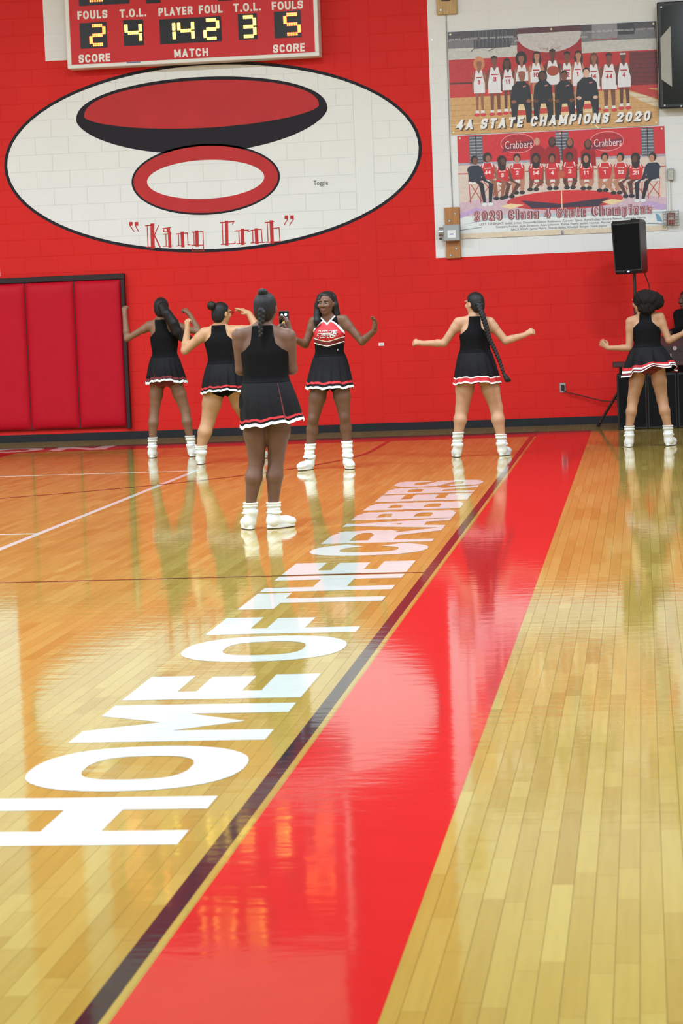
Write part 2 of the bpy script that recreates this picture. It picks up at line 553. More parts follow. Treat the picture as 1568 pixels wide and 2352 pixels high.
COVER = [(-7.6, -2.5, 2.2, 4.5), (-6.8, -3.6, 4.4, 6.6), (-2.2, 0.35, 2.2, 4.7), (-11, -6.15, 0.1, 2.03), (0.25, 2.2, 3.6, 4.85), (-0.4, 1.6, 0, 1.1)]
def covered(r):
    cx, cz = (r[0] + r[1]) / 2, (r[2] + r[3]) / 2
    return any(a < cx < b and c < cz < d for a, b, c, d in COVER)
vis = [r for r in RECTS if -7.8 < (r[0] + r[1]) / 2 < 0.75 and 0.1 < r[2] < 5.25]
vis.sort(key=lambda r: (covered(r), abs((r[2] + r[3]) / 2 - 1.6)))
single = set(vis[:300])
bmesh_of = {}
for r in RECTS:
    key = round(r[1] - r[0], 3)
    if r in single:
        if key not in bmesh_of:
            v, f = block_mesh(r[1] - r[0])
            me = bpy.data.meshes.new('block'); me.from_pydata(v, [], f); me.materials.append(M_BLOCK)
            bmesh_of[key] = me
        link_mesh('block', bmesh_of[key], wb, (r[0], WALL_Y, r[2]))
rest = MB()
for r in RECTS:
    if r not in single:
        v, f = block_mesh(r[1] - r[0])
        rest.add([(x + r[0], y + WALL_Y, z + r[2]) for x, y, z in v], f)
tag(rest.build('block_courses', M_BLOCK, wb), kind='stuff')
struct(MB().box(STRIP[0] + .003, STRIP[1] - .003, WALL_Y - .001, WALL_Y + .02, 0.1, RZ1).build('trim_1', M_BLOCK))
struct(MB().box(-9.6, RX1, WALL_Y - 0.012, WALL_Y + 0.004, 0, 0.092).box(-9.6, RX1, WALL_Y - 0.022, WALL_Y, 0, 0.012).build('baseboard_back', M_DARKGREY))

# ---- maple strip flooring, boards run along the court
BOARD = 0.0572
X0F, X1F, Y0F = -11.6, RX1, 3.6
boards = []
ncol = int((X1F - X0F) / BOARD)
for c in range(ncol):
    x = X0F + c * BOARD
    y = Y0F - random.random() * 0.7
    while y < WALL_Y - 0.02:
        ln = random.choice((0.25, 0.35, 0.45, 0.55, 0.7, 0.85, 1.0)) * random.uniform(0.9, 1.1)
        boards.append((x, min(y + ln, WALL_Y - 0.012), y, min(1, max(0, random.gauss(0.5, 0.2)))))
        y += ln
def seen_near(b):
    x, y1, y0, _ = b
    xc, yc = x + BOARD / 2, (y0 + y1) / 2
    if yc < 4.75: return False
    u = (xc + yc * 0.1282) / yc * 5545
    return -800 < u < 830
near = sorted((b for b in boards if seen_near(b) and not (-1.26 < b[0] + BOARD / 2 < -0.61)), key=lambda b: b[2])[:300]
near_set = set(near)
def board_geo(b):
    x, y1, y0, _ = b
    g, h = 0.0005, 0.003
    xa, xb, ya, yb = x + g, x + BOARD - g, y0 + g, y1 - g
    return [(xa, ya, -h), (xb, ya, -h), (xb, yb, -h), (xa, yb, -h), (xa, ya, 0), (xb, ya, 0), (xb, yb, 0), (xa, yb, 0)], [(4, 5, 6, 7), (0, 1, 5, 4), (1, 2, 6, 5), (2, 3, 7, 6), (3, 0, 4, 7)]
for b in near:
    v, f = board_geo(b)
    me = bpy.data.meshes.new('board'); me.from_pydata([(p[0] - b[0], p[1] - b[2], p[2]) for p in v], [], f); me.materials.append(M_WOOD)
    me.attributes.new('tone', 'FLOAT', 'POINT').data.foreach_set('value', [b[3]] * 8)
    link_mesh('board', me, fl, (b[0], b[2], 0))
V, Q, T = [], [], []
for b in boards:
    if b in near_set: continue
    v, f = board_geo(b); o = len(V)
    V += v; Q += [tuple(o + i for i in q) for q in f]; T += [b[3]] * 8
o = from_arrays('board_field', V, Q, M_WOOD, fl)
o.data.attributes.new('tone', 'FLOAT', 'POINT').data.foreach_set('value', T)
tag(o, kind='stuff')
# the rest of the hall, behind and beside what the boards cover
V = [(RX0, RY0, -.001), (RX1, RY0, -.001), (RX1, Y0F, -.001), (RX0, Y0F, -.001), (RX0, Y0F, -.001), (X0F, Y0F, -.001), (X0F, WALL_Y, -.001), (RX0, WALL_Y, -.001)]
o = from_arrays('plain_flooring', V, [(0, 1, 2, 3), (4, 5, 6, 7)], M_WOOD, fl)
o.data.attributes.new('tone', 'FLOAT', 'POINT').data.foreach_set('value', [0.5] * 8)

# ---- court paint, thin films on the boards
PZ = 0.0006
def strip(name, x0, x1, y0, y1, m, z=PZ, label=None):
    o = MB().box(x0, x1, y0, y1, -0.0005, z).build(name, m, fl)
    if label: o['label'] = label
    return o
BASE_IN, BASE_OUT = 26.24, 27.17
SIDE_X = -1.262
strip('border_band', -1.185, -0.600, RY0, BASE_OUT, M_FRED, label='wide red border band along the sideline')
strip('sideline', SIDE_X, -1.209, RY0, BASE_IN, M_FBLACK, label='narrow black sideline stripe')
strip('baseline_band', -16.4, -1.185, BASE_IN, BASE_OUT, M_FMAROON, label='dark red baseline band beside the end wall')
strip('lane_paint', -10.66, -7.0, 20.4, BASE_IN, M_FRED, label='red painted lane under the basket')
strip('centre_line', -16.4, SIDE_X, 13.385, 13.415, M_FTHIN, PZ * 2.2, label='thin dark centre line across the court')
strip('volleyball_sideline', -4.28, -4.23, 4.4, 22.445, M_FWHITE, PZ * 1.5, label='white volleyball sideline')
strip('volleyball_end_line', -13.4, -4.28, 22.40, 22.445, M_FWHITE, PZ * 1.5, label='white volleyball end line')
strip('attack_line', -13.4, -4.28, 16.38, 16.43, M_FWHITE, PZ * 1.5, label='white volleyball attack line')
# three point arc
HX, HY, HR = -8.83, 24.67, 6.02
pts = [(HX + HR * math.cos(math.radians(a)), HY + HR * math.sin(math.radians(a))) for a in range(-180, 1, 2)]
pts = [(HX - HR, BASE_IN)] + pts + [(HX + HR, BASE_IN)]
V, Q = [], []
for i, (x, y) in enumerate(pts):
    d = Vector(pts[min(i + 1, len(pts) - 1)]) - Vector(pts[max(i - 1, 0)])
    d.normalize(); nx, ny = -d.y * 0.025, d.x * 0.025
    V += [(x - nx, y - ny, PZ * 2), (x + nx, y + ny, PZ * 2)]
    if i: Q.append((2 * i - 2, 2 * i, 2 * i + 1, 2 * i - 1))
o = from_arrays('three_point_line', V, [q[::-1] for q in Q], M_FTHIN, fl); o['label'] = 'thin dark red three point arc'

def floor_letter(polys, to_xy, m, label):
    V, Q = [], []
    for i, p in enumerate(polys):
        ar = 0
        pp = [to_xy(u, v) for u, v in p]
        for k in range(len(pp)):
            a, b = pp[k], pp[(k + 1) % len(pp)]
            ar += a[0] * b[1] - b[0] * a[1]
        if ar < 0: pp = pp[::-1]
        o = len(V)
        V += [(x, y, PZ * 1.2 + 1.5e-5 * i) for x, y in pp]
        Q.append(tuple(range(o, o + len(pp))))
    me = bpy.data.meshes.new('letter'); me.from_pydata(V, [], Q); me.materials.append(m)
    o = link_mesh('letter', me, fl)
    o['label'] = label
# HOME OF THE CRABBERS: baseline at x = -1.368, letters 0.715 m tall, running away from the camera
HOME = [('H', 6.66, 7.33), ('O', 7.42, 8.20), ('M', 8.29, 9.065), ('E', 9.19, 9.78), ('O', 10.15, 10.94), ('F', 11.02, 11.61), ('T', 11.93, 12.585),
        ('H', 12.645, 13.355), ('E', 13.44, 14.03), ('C', 14.38, 15.08), ('R', 15.14, 15.98), ('A', 16.06, 16.72), ('B', 16.75, 17.39), ('B', 17.51, 18.13),
        ('E', 18.245, 18.85), ('R', 18.95, 19.56), ('S', 19.64, 20.26)]
for ch, ya, yb in HOME:
    over = 0.012 if ch in 'OCS' else 0.0
    polys = glyph_polys(ch, ya, -over, yb - ya, 0.715 + 2 * over, 0.186 if ch not in 'BRAS' else 0.165)
    if ch == 'M':
        mu = lambda q: [(ya + a * (yb - ya), b * 0.715) for a, b in q]
        polys = [mu(q) for q in ([(0, 0), (.268, 0), (.279, .525), (.29, 1), (0, 1)], [(.29, 1), (.279, .525), (.505, .19), (.505, .635)], [(.70, 1), (.505, .635), (.505, .19), (.731, .525)], [(1, 0), (1, 1), (.70, 1), (.731, .525), (.735, 0)])]
    floor_letter(polys, lambda u, v: (-1.368 - v, u), M_FWHITE, 'white floor letter ' + ch)
# the baseline word, read from the court
HAMPTON = [('H', -11.35, -10.65), ('A', -10.55, -9.8), ('M', -9.7, -8.95), ('P', -8.8, -8.2), ('T', -8.12, -7.6), ('O', -7.52, -6.84), ('N', -6.72, -6.06)]
for ch, xa, xb in HAMPTON:
    floor_letter(glyph_polys(ch, xa, 26.36, xb - xa, 0.74, 0.17), lambda u, v: (u, v), M_FWHITE, 'white baseline letter ' + ch)

# ---- ceiling fixtures with their lamps
M_LENS = mat('fixture_lens', (0.9, 0.9, 0.88), 0.4, emit=(1, 0.97, 0.92), estr=6.0)
for ix, lx in enumerate(LIGHT_X):
    for iy, ly in enumerate(LIGHT_Y):
        if iy == 0 and ix >= 2: continue
        r = empty('ceiling_light', (lx, ly, LIGHT_Z), 'white rectangular gym light hanging below the ceiling', 'ceiling light', 'gym lights in rows under the ceiling')
        MB().box(-0.62, 0.62, -0.3, 0.3, 0.02, 0.11, 0.015).build('housing', M_WHITE, r)
        MB().box(-0.58, 0.58, -0.26, 0.26, 0.005, 0.02).build('lens', M_LENS, r)
        for sx in (-0.5, 0.5):
            MB().tube([(sx, 0, 0.11), (sx, 0, RZ1 - LIGHT_Z)], 0.008, 6).build('hanger', M_STEEL, r)
        ld = bpy.data.lights.new('gym_lamp', 'AREA')
        ld.shape = 'RECTANGLE'; ld.size = 1.16; ld.size_y = 0.52
        ld.energy = LIGHT_W; ld.color = (0.765, 0.895, 1.0)
        lo = bpy.data.objects.new('lamp', ld); COL.objects.link(lo)
        lo.parent = r; lo.location = (0, 0, -0.004)

# ================================================================ ON THE END WALL
# ---- oval mural, painted over the blocks (the joints show through as breaks in the paint)
def clip_poly(p, r, g=0.0016):
    x0, x1, z0, z1 = r[0] + g, r[1] - g, r[2] + g, r[3] - g
    for ax, lim, sgn in ((0, x0, 1), (0, x1, -1), (1, z0, 1), (1, z1, -1)):
        q, n = [], len(p)
        for i in range(n):
            a, b = p[i], p[(i + 1) % n]
            da, db = sgn * (a[ax] - lim), sgn * (b[ax] - lim)
            if da >= 0: q.append(a)
            if (da >= 0) != (db >= 0):
                t = da / (da - db)
                q.append((a[0] + t * (b[0] - a[0]), a[1] + t * (b[1] - a[1])))
        p = q
        if len(p) < 3: return []
    return p
MRECT = [r for r in RECTS if -7.9 < r[0] < -2.2 and 2.0 < r[2] < 4.6] + [(STRIP[0], STRIP[1], 10 * BH + k * BH, 11 * BH + k * BH) for k in range(0, 12)]
def painted(polys, y):
    b = MB()
    for p in polys:
        lox, hix = min(q[0] for q in p), max(q[0] for q in p)
        loz, hiz = min(q[1] for q in p), max(q[1] for q in p)
        for r in MRECT:
            if r[1] < lox or r[0] > hix or r[3] < loz or r[2] > hiz: continue
            q = clip_poly(p, r)
            if len(q) >= 3: b.prism_y(q, y, WALL_Y - 0.0003)
    return b
def plain(polys, y):
    b = MB()
    for p in polys: b.prism_y(p, y, WALL_Y - 0.0003)
    return b
def ell(cx, cz, a, b, n=72, t0=0.0):
    return [(cx + a * math.cos(2 * math.pi * i / n + t0), cz + b * math.sin(2 * math.pi * i / n + t0)) for i in range(n)]
def ring(cx, cz, a, b, t, n=72, i0=0, i1=None):
    o, i = ell(cx, cz, a, b, n), ell(cx, cz, a - t, b - t, n)
    return [[o[k], o[(k + 1) % n], i[(k + 1) % n], i[k]] for k in range(i0, n if i1 is None else i1)]
M_MWHITE = mat('mural_white_paint', (0.74, 0.755, 0.745), 0.5, var=0.02, scale=3)
M_MBLACK = mat('mural_black_paint', (0.014, 0.012, 0.018), 0.6, spec=0.2)
M_MRED = mat('mural_red_paint', (0.47, 0.020, 0.022), 0.55, var=0.1, scale=3, spec=0.3)
mural = empty('oval_mural', (0, WALL_Y, 2.2), 'white oval wall mural with dark rim and quoted red lettering', 'mural')
mural.location = (0, 0, 0)
OC = (-5.045, 3.328)
painted([ell(*OC, 2.50, 1.10)], WALL_Y - 0.0012).build('white_field', M_MWHITE, mural)
plain(ring(*OC, 2.527, 1.125, 0.038), WALL_Y - 0.0016).build('rim', M_MBLACK, mural)
# plain stand-in for the painted figure: a red lens over a dark lens, and a plain open ring
def lens(cx, cz, a, up, dn, n=40):
    return [(cx + a * math.cos(math.pi * i / n), cz + up * math.sin(math.pi * i / n) ** 0.9) for i in range(n + 1)] + [(cx - a * math.cos(math.pi * i / n), cz - dn * math.sin(math.pi * i / n) ** 1.2) for i in range(1, n)]
o = plain([lens(-5.14, 3.84, 1.52, 0.44, 0.46)], WALL_Y - 0.0016).build('dark_lens', M_MBLACK, mural); o['label'] = 'plain dark painted lens shape'
o = plain([lens(-5.14, 3.88, 1.42, 0.36, 0.20)], WALL_Y - 0.0020).build('red_lens', M_MRED, mural); o['label'] = 'plain red painted lens shape'
o = plain(ring(-5.12, 3.07, 0.90, 0.42, 0.035), WALL_Y - 0.0016).build('ring_outline', M_MBLACK, mural)
o = plain(ring(-5.12, 3.07, 0.875, 0.395, 0.165), WALL_Y - 0.0020).build('red_ring', M_MRED, mural); o['label'] = 'plain red painted ring'
KING = {'K': [(-5.853, 2.547, -5.854, 2.3, 0.007), (-5.872, 2.553, -5.769, 2.556, 0.013), (-5.79, 2.552, -5.796, 2.3, 0.048), (-5.869, 2.297, -5.769, 2.298, 0.01), (-5.712, 2.55, -5.775, 2.425, 0.009), (-5.777, 2.45, -5.709, 2.294, 0.016)], 'i': [(-5.598, 2.515, -5.597, 2.467, 0.041), (-5.656, 2.471, -5.579, 2.466, 0.007), (-5.653, 2.51, -5.653, 2.472, 0.007), (-5.662, 2.51, -5.572, 2.518, 0.012), (-5.586, 2.449, -5.587, 2.3, 0.038), (-5.631, 2.443, -5.631, 2.302, 0.006), (-5.665, 2.442, -5.568, 2.448, 0.01), (-5.664, 2.299, -5.557, 2.3, 0.01)], 'n': [(-5.501, 2.438, -5.412, 2.441, 0.012), (-5.43, 2.442, -5.43, 2.297, 0.041), (-5.476, 2.437, -5.478, 2.299, 0.006), (-5.508, 2.297, -5.414, 2.299, 0.01), (-5.419, 2.442, -5.367, 2.447, 0.01), (-5.367, 2.447, -5.366, 2.309, 0.01), (-5.369, 2.304, -5.342, 2.305, 0.009)], 'g': [(-5.312, 2.452, -5.178, 2.453, 0.009), (-5.178, 2.453, -5.179, 2.228, 0.009), (-5.253, 2.449, -5.256, 2.297, 0.041), (-5.288, 2.448, -5.292, 2.298, 0.006), (-5.322, 2.297, -5.188, 2.294, 0.007), (-5.316, 2.26, -5.314, 2.231, 0.007), (-5.318, 2.227, -5.179, 2.225, 0.013)], 'C': [(-4.962, 2.55, -4.799, 2.556, 0.013), (-4.803, 2.556, -4.815, 2.525, 0.009), (-4.888, 2.55, -4.894, 2.296, 0.038), (-4.94, 2.549, -4.942, 2.294, 0.006), (-4.963, 2.292, -4.795, 2.296, 0.012), (-4.794, 2.321, -4.795, 2.296, 0.009)], 'r': [(-4.789, 2.444, -4.626, 2.449, 0.012), (-4.7, 2.448, -4.702, 2.295, 0.041), (-4.745, 2.439, -4.744, 2.294, 0.006), (-4.773, 2.291, -4.67, 2.294, 0.01), (-4.663, 2.45, -4.622, 2.43, 0.01)], 'a': [(-4.597, 2.443, -4.471, 2.452, 0.01), (-4.533, 2.445, -4.532, 2.296, 0.041), (-4.578, 2.438, -4.578, 2.293, 0.006), (-4.603, 2.294, -4.441, 2.296, 0.01), (-4.471, 2.452, -4.466, 2.297, 0.01)], 'b': [(-4.421, 2.527, -4.32, 2.536, 0.013), (-4.347, 2.53, -4.348, 2.295, 0.043), (-4.397, 2.522, -4.396, 2.294, 0.006), (-4.419, 2.295, -4.249, 2.297, 0.009), (-4.323, 2.456, -4.257, 2.461, 0.009), (-4.257, 2.461, -4.253, 2.297, 0.009)], 'q': [(-6.049, 2.605, -6.051, 2.56, 0.041), (-6.061, 2.559, -6.017, 2.492, 0.009), (-5.98, 2.602, -5.982, 2.557, 0.041), (-5.994, 2.556, -5.961, 2.489, 0.009)], 'p': [(-4.164, 2.603, -4.166, 2.557, 0.041), (-4.15, 2.556, -4.192, 2.494, 0.009), (-4.095, 2.6, -4.097, 2.554, 0.041), (-4.081, 2.553, -4.128, 2.488, 0.009)]}
for ch, ls in KING.items():
    b = MB()
    for x0, z0, x1, z1, t in ls:
        t = max(t, 0.0105)
        for p in stroke_polys([(x0, z0), (x1, z1)], t) if math.hypot(x1 - x0, z1 - z0) > t * 1.6 else [[(x0 - t / 2, z0), (x0 + t / 2, z0), (x1 + t / 2, z1), (x1 - t / 2, z1)]]:
            b.prism_y(p, WALL_Y - 0.0030, WALL_Y - 0.0003, step=2e-5)
    o = b.build('letter' if ch not in 'qp' else 'quotation_mark', M_MRED, mural)
font_mesh('signature', 'Toggie', -3.823, -3.649, 2.925, 2.995, WALL_Y - 0.0022, M_MBLACK, mural)

# ---- scoreboard
SBY = WALL_Y - 0.25
sb = empty('scoreboard', (-5.17, WALL_Y, 4.43), 'red electronic scoreboard with white frame above the oval mural', 'scoreboard')
def L(x, z): return (x + 5.17, z - 4.43)
M_SBRED = mat('scoreboard_red', (0.56, 0.014, 0.018), 0.45, var=0.04, spec=0.3)
M_SBWIN = mat('scoreboard_window', (0.008, 0.006, 0.008), 0.35, spec=0.3)
M_CAPT = mat('scoreboard_caption', (0.78, 0.75, 0.72), 0.5, var=0.02)
yf = SBY - WALL_Y
SX0, SX1, SZ1 = -1.505, 1.51, 1.86
MB().box(SX0 + .03, SX1 - .03, yf + 0.006, -0.002, 0.03, SZ1 - .03).build('cabinet', M_SBRED, sb)
fr = MB()
fr.box(SX0, SX1, yf, -0.002, 0, 0.045, 0.006).box(SX0, SX1, yf, -0.002, SZ1 - 0.045, SZ1, 0.006)
fr.box(SX0, SX0 + 0.05, yf, -0.002, 0.045, SZ1 - 0.045, 0.006).box(SX1 - 0.05, SX1, yf, -0.002, 0.045, SZ1 - 0.045, 0.006)
fr.build('frame', M_WHITE, sb)
MB().box(-0.79, -0.62, yf - 0.001, yf + 0.006, 0.030, 0.043).build('maker_plate', mat('plate_blue', (0.10, 0.12, 0.25), 0.4), sb)
for cap, x0, x1, z0 in [('FOULS', -6.526, -6.164, 5.000), ('T.O.L.', -6.017, -5.697, 4.994), ('PLAYER', -5.551, -5.142, 4.988), ('FOUL', -5.068, -4.786, 4.988), ('T.O.L.', -4.656, -4.330, 4.988), ('FOULS', -4.200, -3.830, 4.984),
                        ('SCORE', -6.536, -6.156, 4.493), ('MATCH', -5.385, -4.979, 4.495), ('SCORE', -4.206, -3.830, 4.490)]:
    b = MB()
    for ch, polys in line_polys(cap, x0 + 5.17, x1 + 5.17, z0 - 4.43, 0.096, 0.021, 0.014):
        for p in polys: b.flat_y(p, yf + 0.0045, None, 2e-5)
    b.build('caption', M_CAPT, sb)
M_LEDY = mat('led_yellow', (0.9, 0.8, 0.2), 0.4, emit=(1.0, 0.80, 0.13), estr=3.4)
M_LEDYE = mat('led_amber', (0.8, 0.5, 0.1), 0.4, emit=(1.0, 0.50, 0.04), estr=1.1)
M_LEDR = mat('led_red', (0.9, 0.1, 0.05), 0.4, emit=(1.0, 0.035, 0.03), estr=2.0)
M_LEDRC = mat('led_red_core', (0.9, 0.4, 0.1), 0.4, emit=(1.0, 0.42, 0.05), estr=2.6)
SEG = {'0': 'abcdef', '1': 'bc', '2': 'abged', '3': 'abgcd', '4': 'fgbc', '5': 'afgcd', '6': 'afgedc', '7': 'abc', '8': 'abcdefg', '9': 'abcdfg'}
def digit(parent, ch, x0, x1, z0, z1, y, red):
    w, h = x1 - x0, z1 - z0
    sg = {'a': ((.18, 1), (.82, 1)), 'd': ((.18, 0), (.82, 0)), 'g': ((.18, .5), (.82, .5)), 'f': ((0, .9), (0, .58)), 'e': ((0, .42), (0, .1)), 'b': ((1, .9), (1, .58)), 'c': ((1, .42), (1, .1))}
    for r, m, dy in ((0.0125, M_LEDR if red else M_LEDYE, 0.0), (0.0088, M_LEDRC if red else M_LEDY, -0.0012)):
        b = MB()
        for s in SEG[ch]:
            (ua, va), (ub, vb) = sg[s]
            horiz = va == vb
            for k in range(6):
                for q in (-1, 1):
                    u = x0 + (ua + (ub - ua) * k / 5) * w + (0 if horiz else q * 0.0095)
                    v = z0 + (va + (vb - va) * k / 5) * h + (q * 0.0095 if horiz else 0)
                    b.flat_y([(u + r * math.cos(t * math.pi / 4), v + r * math.sin(t * math.pi / 4)) for t in range(8)], y + dy)
        b.build('digit' if dy == 0 else 'digit_core', m, parent)
WIN = [((-6.506, -6.181, 4.657, 4.956), [('2', -6.375, -6.215)], True), ((-5.980, -5.740, 4.661, 4.963), [('4', -5.948, -5.778)], False),
       ((-5.545, -4.808, 4.659, 4.949), [('1', -5.53, -5.375), ('4', -5.315, -5.15), ('2', -5.005, -4.852)], False), ((-4.607, -4.382, 4.660, 4.961), [('3', -4.562, -4.412)], False),
       ((-4.178, -3.861, 4.658, 4.964), [('5', -4.050, -3.886)], True),
       ((-6.500, -5.893, 5.155, 5.60), [('2', -6.40, -6.18), ('4', -6.12, -5.92)], True), ((-5.690, -5.520, 5.142, 5.32), [], False), ((-4.836, -4.655, 5.125, 5.32), [], False),
       ((-4.45, -3.84, 5.155, 5.60), [('1', -4.36, -4.17), ('8', -4.10, -3.90)], True),
       ((-5.75, -4.58, 5.72, 6.14), [('1', -5.72, -5.50), ('0', -5.34, -5.12), ('3', -4.98, -4.76)], False)]
for (x0, x1, z0, z1), digs, red in WIN:
    wn = MB().box(x0 + 5.17, x1 + 5.17, yf + 0.003, yf + 0.02, z0 - 4.43, z1 - 4.43).build('display_window', M_SBWIN, sb)
    for ch, a, b_ in digs:
        digit(wn, ch, a + 5.17, b_ + 5.17, z0 - 4.43 + (z1 - z0) * 0.13, z1 - 4.43 - (z1 - z0) * 0.13, yf + 0.0018, red)

# ---- padded wall mat: five panels and dark trim
mt = empty('wall_mat', (-6.15, WALL_Y, 0.13), 'crimson padded wall mat with dark trim beside the court corner', 'wall mat')
M_MAT = mat('crimson_vinyl', (0.47, 0.004, 0.017), 0.55, var=0.05, spec=0.16, bump=0.0003, bscale=120)
M_TRIM = mat('dark_wood_trim', (0.022, 0.010, 0.012), 0.55, spec=0.3)
def cushion(x0, x1, z0, z1, y0, y1, r=0.022):
    nx, nz = 10, 18
    V, Q = [], []
    for j in range(nz + 1):
        for i in range(nx + 1):
            u, v = i / nx, j / nz
            u = 0.5 - 0.5 * math.cos(math.pi * u); v = 0.5 - 0.5 * math.cos(math.pi * v)
            du, dv = min(u, 1 - u) * (x1 - x0), min(v, 1 - v) * (z1 - z0)
            e = (1 - math.exp(-du / r)) * (1 - math.exp(-dv / r))
            V.append((x0 + u * (x1 - x0), y1 + (y0 - y1) * e, z0 + v * (z1 - z0)))
    for j in range(nz):
        for i in range(nx):
            a = j * (nx + 1) + i
            Q.append((a, a + 1, a + nx + 2, a + nx + 1))
    return V, Q
xs = [-0.045, -0.632, -1.236, -1.84, -2.444, -3.05]
for i in range(5):
    V, Q = cushion(xs[i + 1] + 0.002, xs[i] - 0.002, 0.02, 1.80, -0.085, -0.035)
    from_arrays('mat_panel', V, Q, M_MAT, mt, smooth=True)
MB().box(-3.05, -0.045, -0.04, -0.006, 0.02, 1.80).build('backing_board', M_TRIM, mt)
MB().box(-3.05, 0.0, -0.07, -0.004, 1.80, 1.865, 0.004).build('top_trim', M_TRIM, mt)
MB().box(-0.045, 0.0, -0.085, -0.004, 0.0, 1.80, 0.004).build('side_trim', M_TRIM, mt)

# ---- posters
def C255(r, g, b):
    f = lambda c: ((c / 255 + 0.055) / 1.055) ** 2.4 if c > 10 else c / 255 / 12.92
    return (f(r), f(g), f(b))
SK = [C255(150, 95, 75), C255(120, 72, 58), C255(185, 130, 105), C255(95, 58, 50)]
class Art:
    """flat print: every call lays one colour over the last"""
    def __init__(s, y): s.b = MB(); s.y = y
    def p(s, pts, col): s.y -= 1.4e-5; s.b.flat_y(list(pts), s.y, col)
    def r(s, x0, x1, z0, z1, col): s.p([(x0, z0), (x1, z0), (x1, z1), (x0, z1)], col)
    def e(s, cx, cz, a, b, col, n=14): s.p(ell(cx, cz, a, b, n), col)
    def line(s, x0, z0, x1, z1, t, col):
        for q in stroke_polys([(x0, z0), (x1, z1)], t): s.p(q, col)
    def text(s, tx, x0, x1, z0, h, t, gap, col, shear=0.0):
        s.y -= 1.4e-5
        for ch, polys in line_polys(tx, x0, x1, z0, h, t, gap, shear):
            for q in polys: s.b.flat_y(q, s.y, col, 6e-6)
        s.y -= 7e-5
    def done(s, name, parent): return s.b.build(name, M_PRINT, parent)

M_GROM = mat('brass_grommet', (0.5, 0.45, 0.3), 0.35, metal=0.8)
def poster(name, label, x0, z0, w, h):
    r = empty(name, (x0, WALL_Y, z0), label, 'poster')
    MB().box(0, w, -0.012, -0.004, 0, h).build('vinyl_sheet', mat('vinyl_white', (0.7, 0.7, 0.68), 0.45), r)
    for gx in (0.03, w / 2, w - 0.03):
        for gz in (0.03, h - 0.03):
            MB().tube([(gx, -0.0118, gz), (gx, -0.0185, gz)], 0.012, 8).build('grommet', M_GROM, r)
    return r
W1, H1 = 2.42, 1.195
p1 = poster('team_poster', 'upper team poster with white-jersey players and coaches in black on a wood court', -2.167, 3.455, W1, H1)
a = Art(-0.0122)
a.r(0, W1, 0, H1, C255(205, 160, 105))
a.r(0, W1, 0.86, H1, C255(196, 194, 192))
a.r(0, W1, 1.0, H1, C255(118, 118, 126)); a.r(0, W1, 1.10, H1, C255(78, 74, 82))
a.r(0, W1, 0.60, 0.87, C255(186, 44, 48)); a.r(0, W1, 0.43, 0.585, C255(196, 52, 52)); a.r(0, W1, 0.585, 0.605, C255(90, 40, 40))
a.r(0.806, 1.555, 0.80, H1, C255(160, 36, 46)); a.r(0.806, 1.555, 1.05, H1, C255(96, 36, 46))
a.p([(x, min(z, H1)) for x, z in ell(1.184, 1.10, 0.37, 0.20, 30)], C255(196, 190, 192)); a.r(0.806, 1.555, 1.13, H1, C255(90, 52, 62))
font = font_mesh('printed_lettering', '"King Crab"', 1.05, 1.32, 0.925, 0.965, -0.0135, M_PRINT, p1, C255(150, 110, 105))
a.r(0.30, 0.72, 0.985, H1, C255(74, 72, 82))
for k in range(9): a.line(0.32 + k * 0.045, 1.0, 0.32 + k * 0.045, 1.18, 0.006, C255(110, 112, 122))
a.line(0.30, 0.985, 0.26, 0.95, 0.008, C255(70, 60, 66)); a.line(0.55, 0.985, 0.48, 0.955, 0.008, C255(70, 60, 66)); a.line(0.76, 1.15, 0.72, 0.985, 0.008, C255(70, 66, 72))
a.r(1.68, 1.97, 1.02, H1, C255(140, 140, 148)); a.line(1.68, 1.02, 1.97, 1.02, 0.01, C255(170, 70, 75)); a.r(1.98, 2.17, 1.06, H1, C255(60, 60, 70))
a.r(2.10, W1, 0.47, 0.855, C255(112, 40, 48))
for k in range(7): a.line(2.12, 0.52 + k * 0.05, W1, 0.50 + k * 0.055, 0.006, C255(70, 40, 48))
a.p([(1.95, 0.52), (W1, 0.40), (W1, 0.30), (1.95, 0.47)], C255(190, 56, 52))
a.p([(2.02, 0.42), (2.30, 0.34), (W1, 0.28), (W1, 0.20), (2.2, 0.30)], C255(215, 200, 175))
for k in range(6): a.line(0, 0.04 + k * 0.06, W1, 0.03 + k * 0.06, 0.004, C255(180, 130, 82))
a.line(0.02, 0.115, 0.55, 0.125, 0.008, C255(225, 205, 170)); a.line(1.62, 0.10, 1.72, 0.0, 0.012, C255(235, 225, 200))
JW = C255(226, 224, 232)
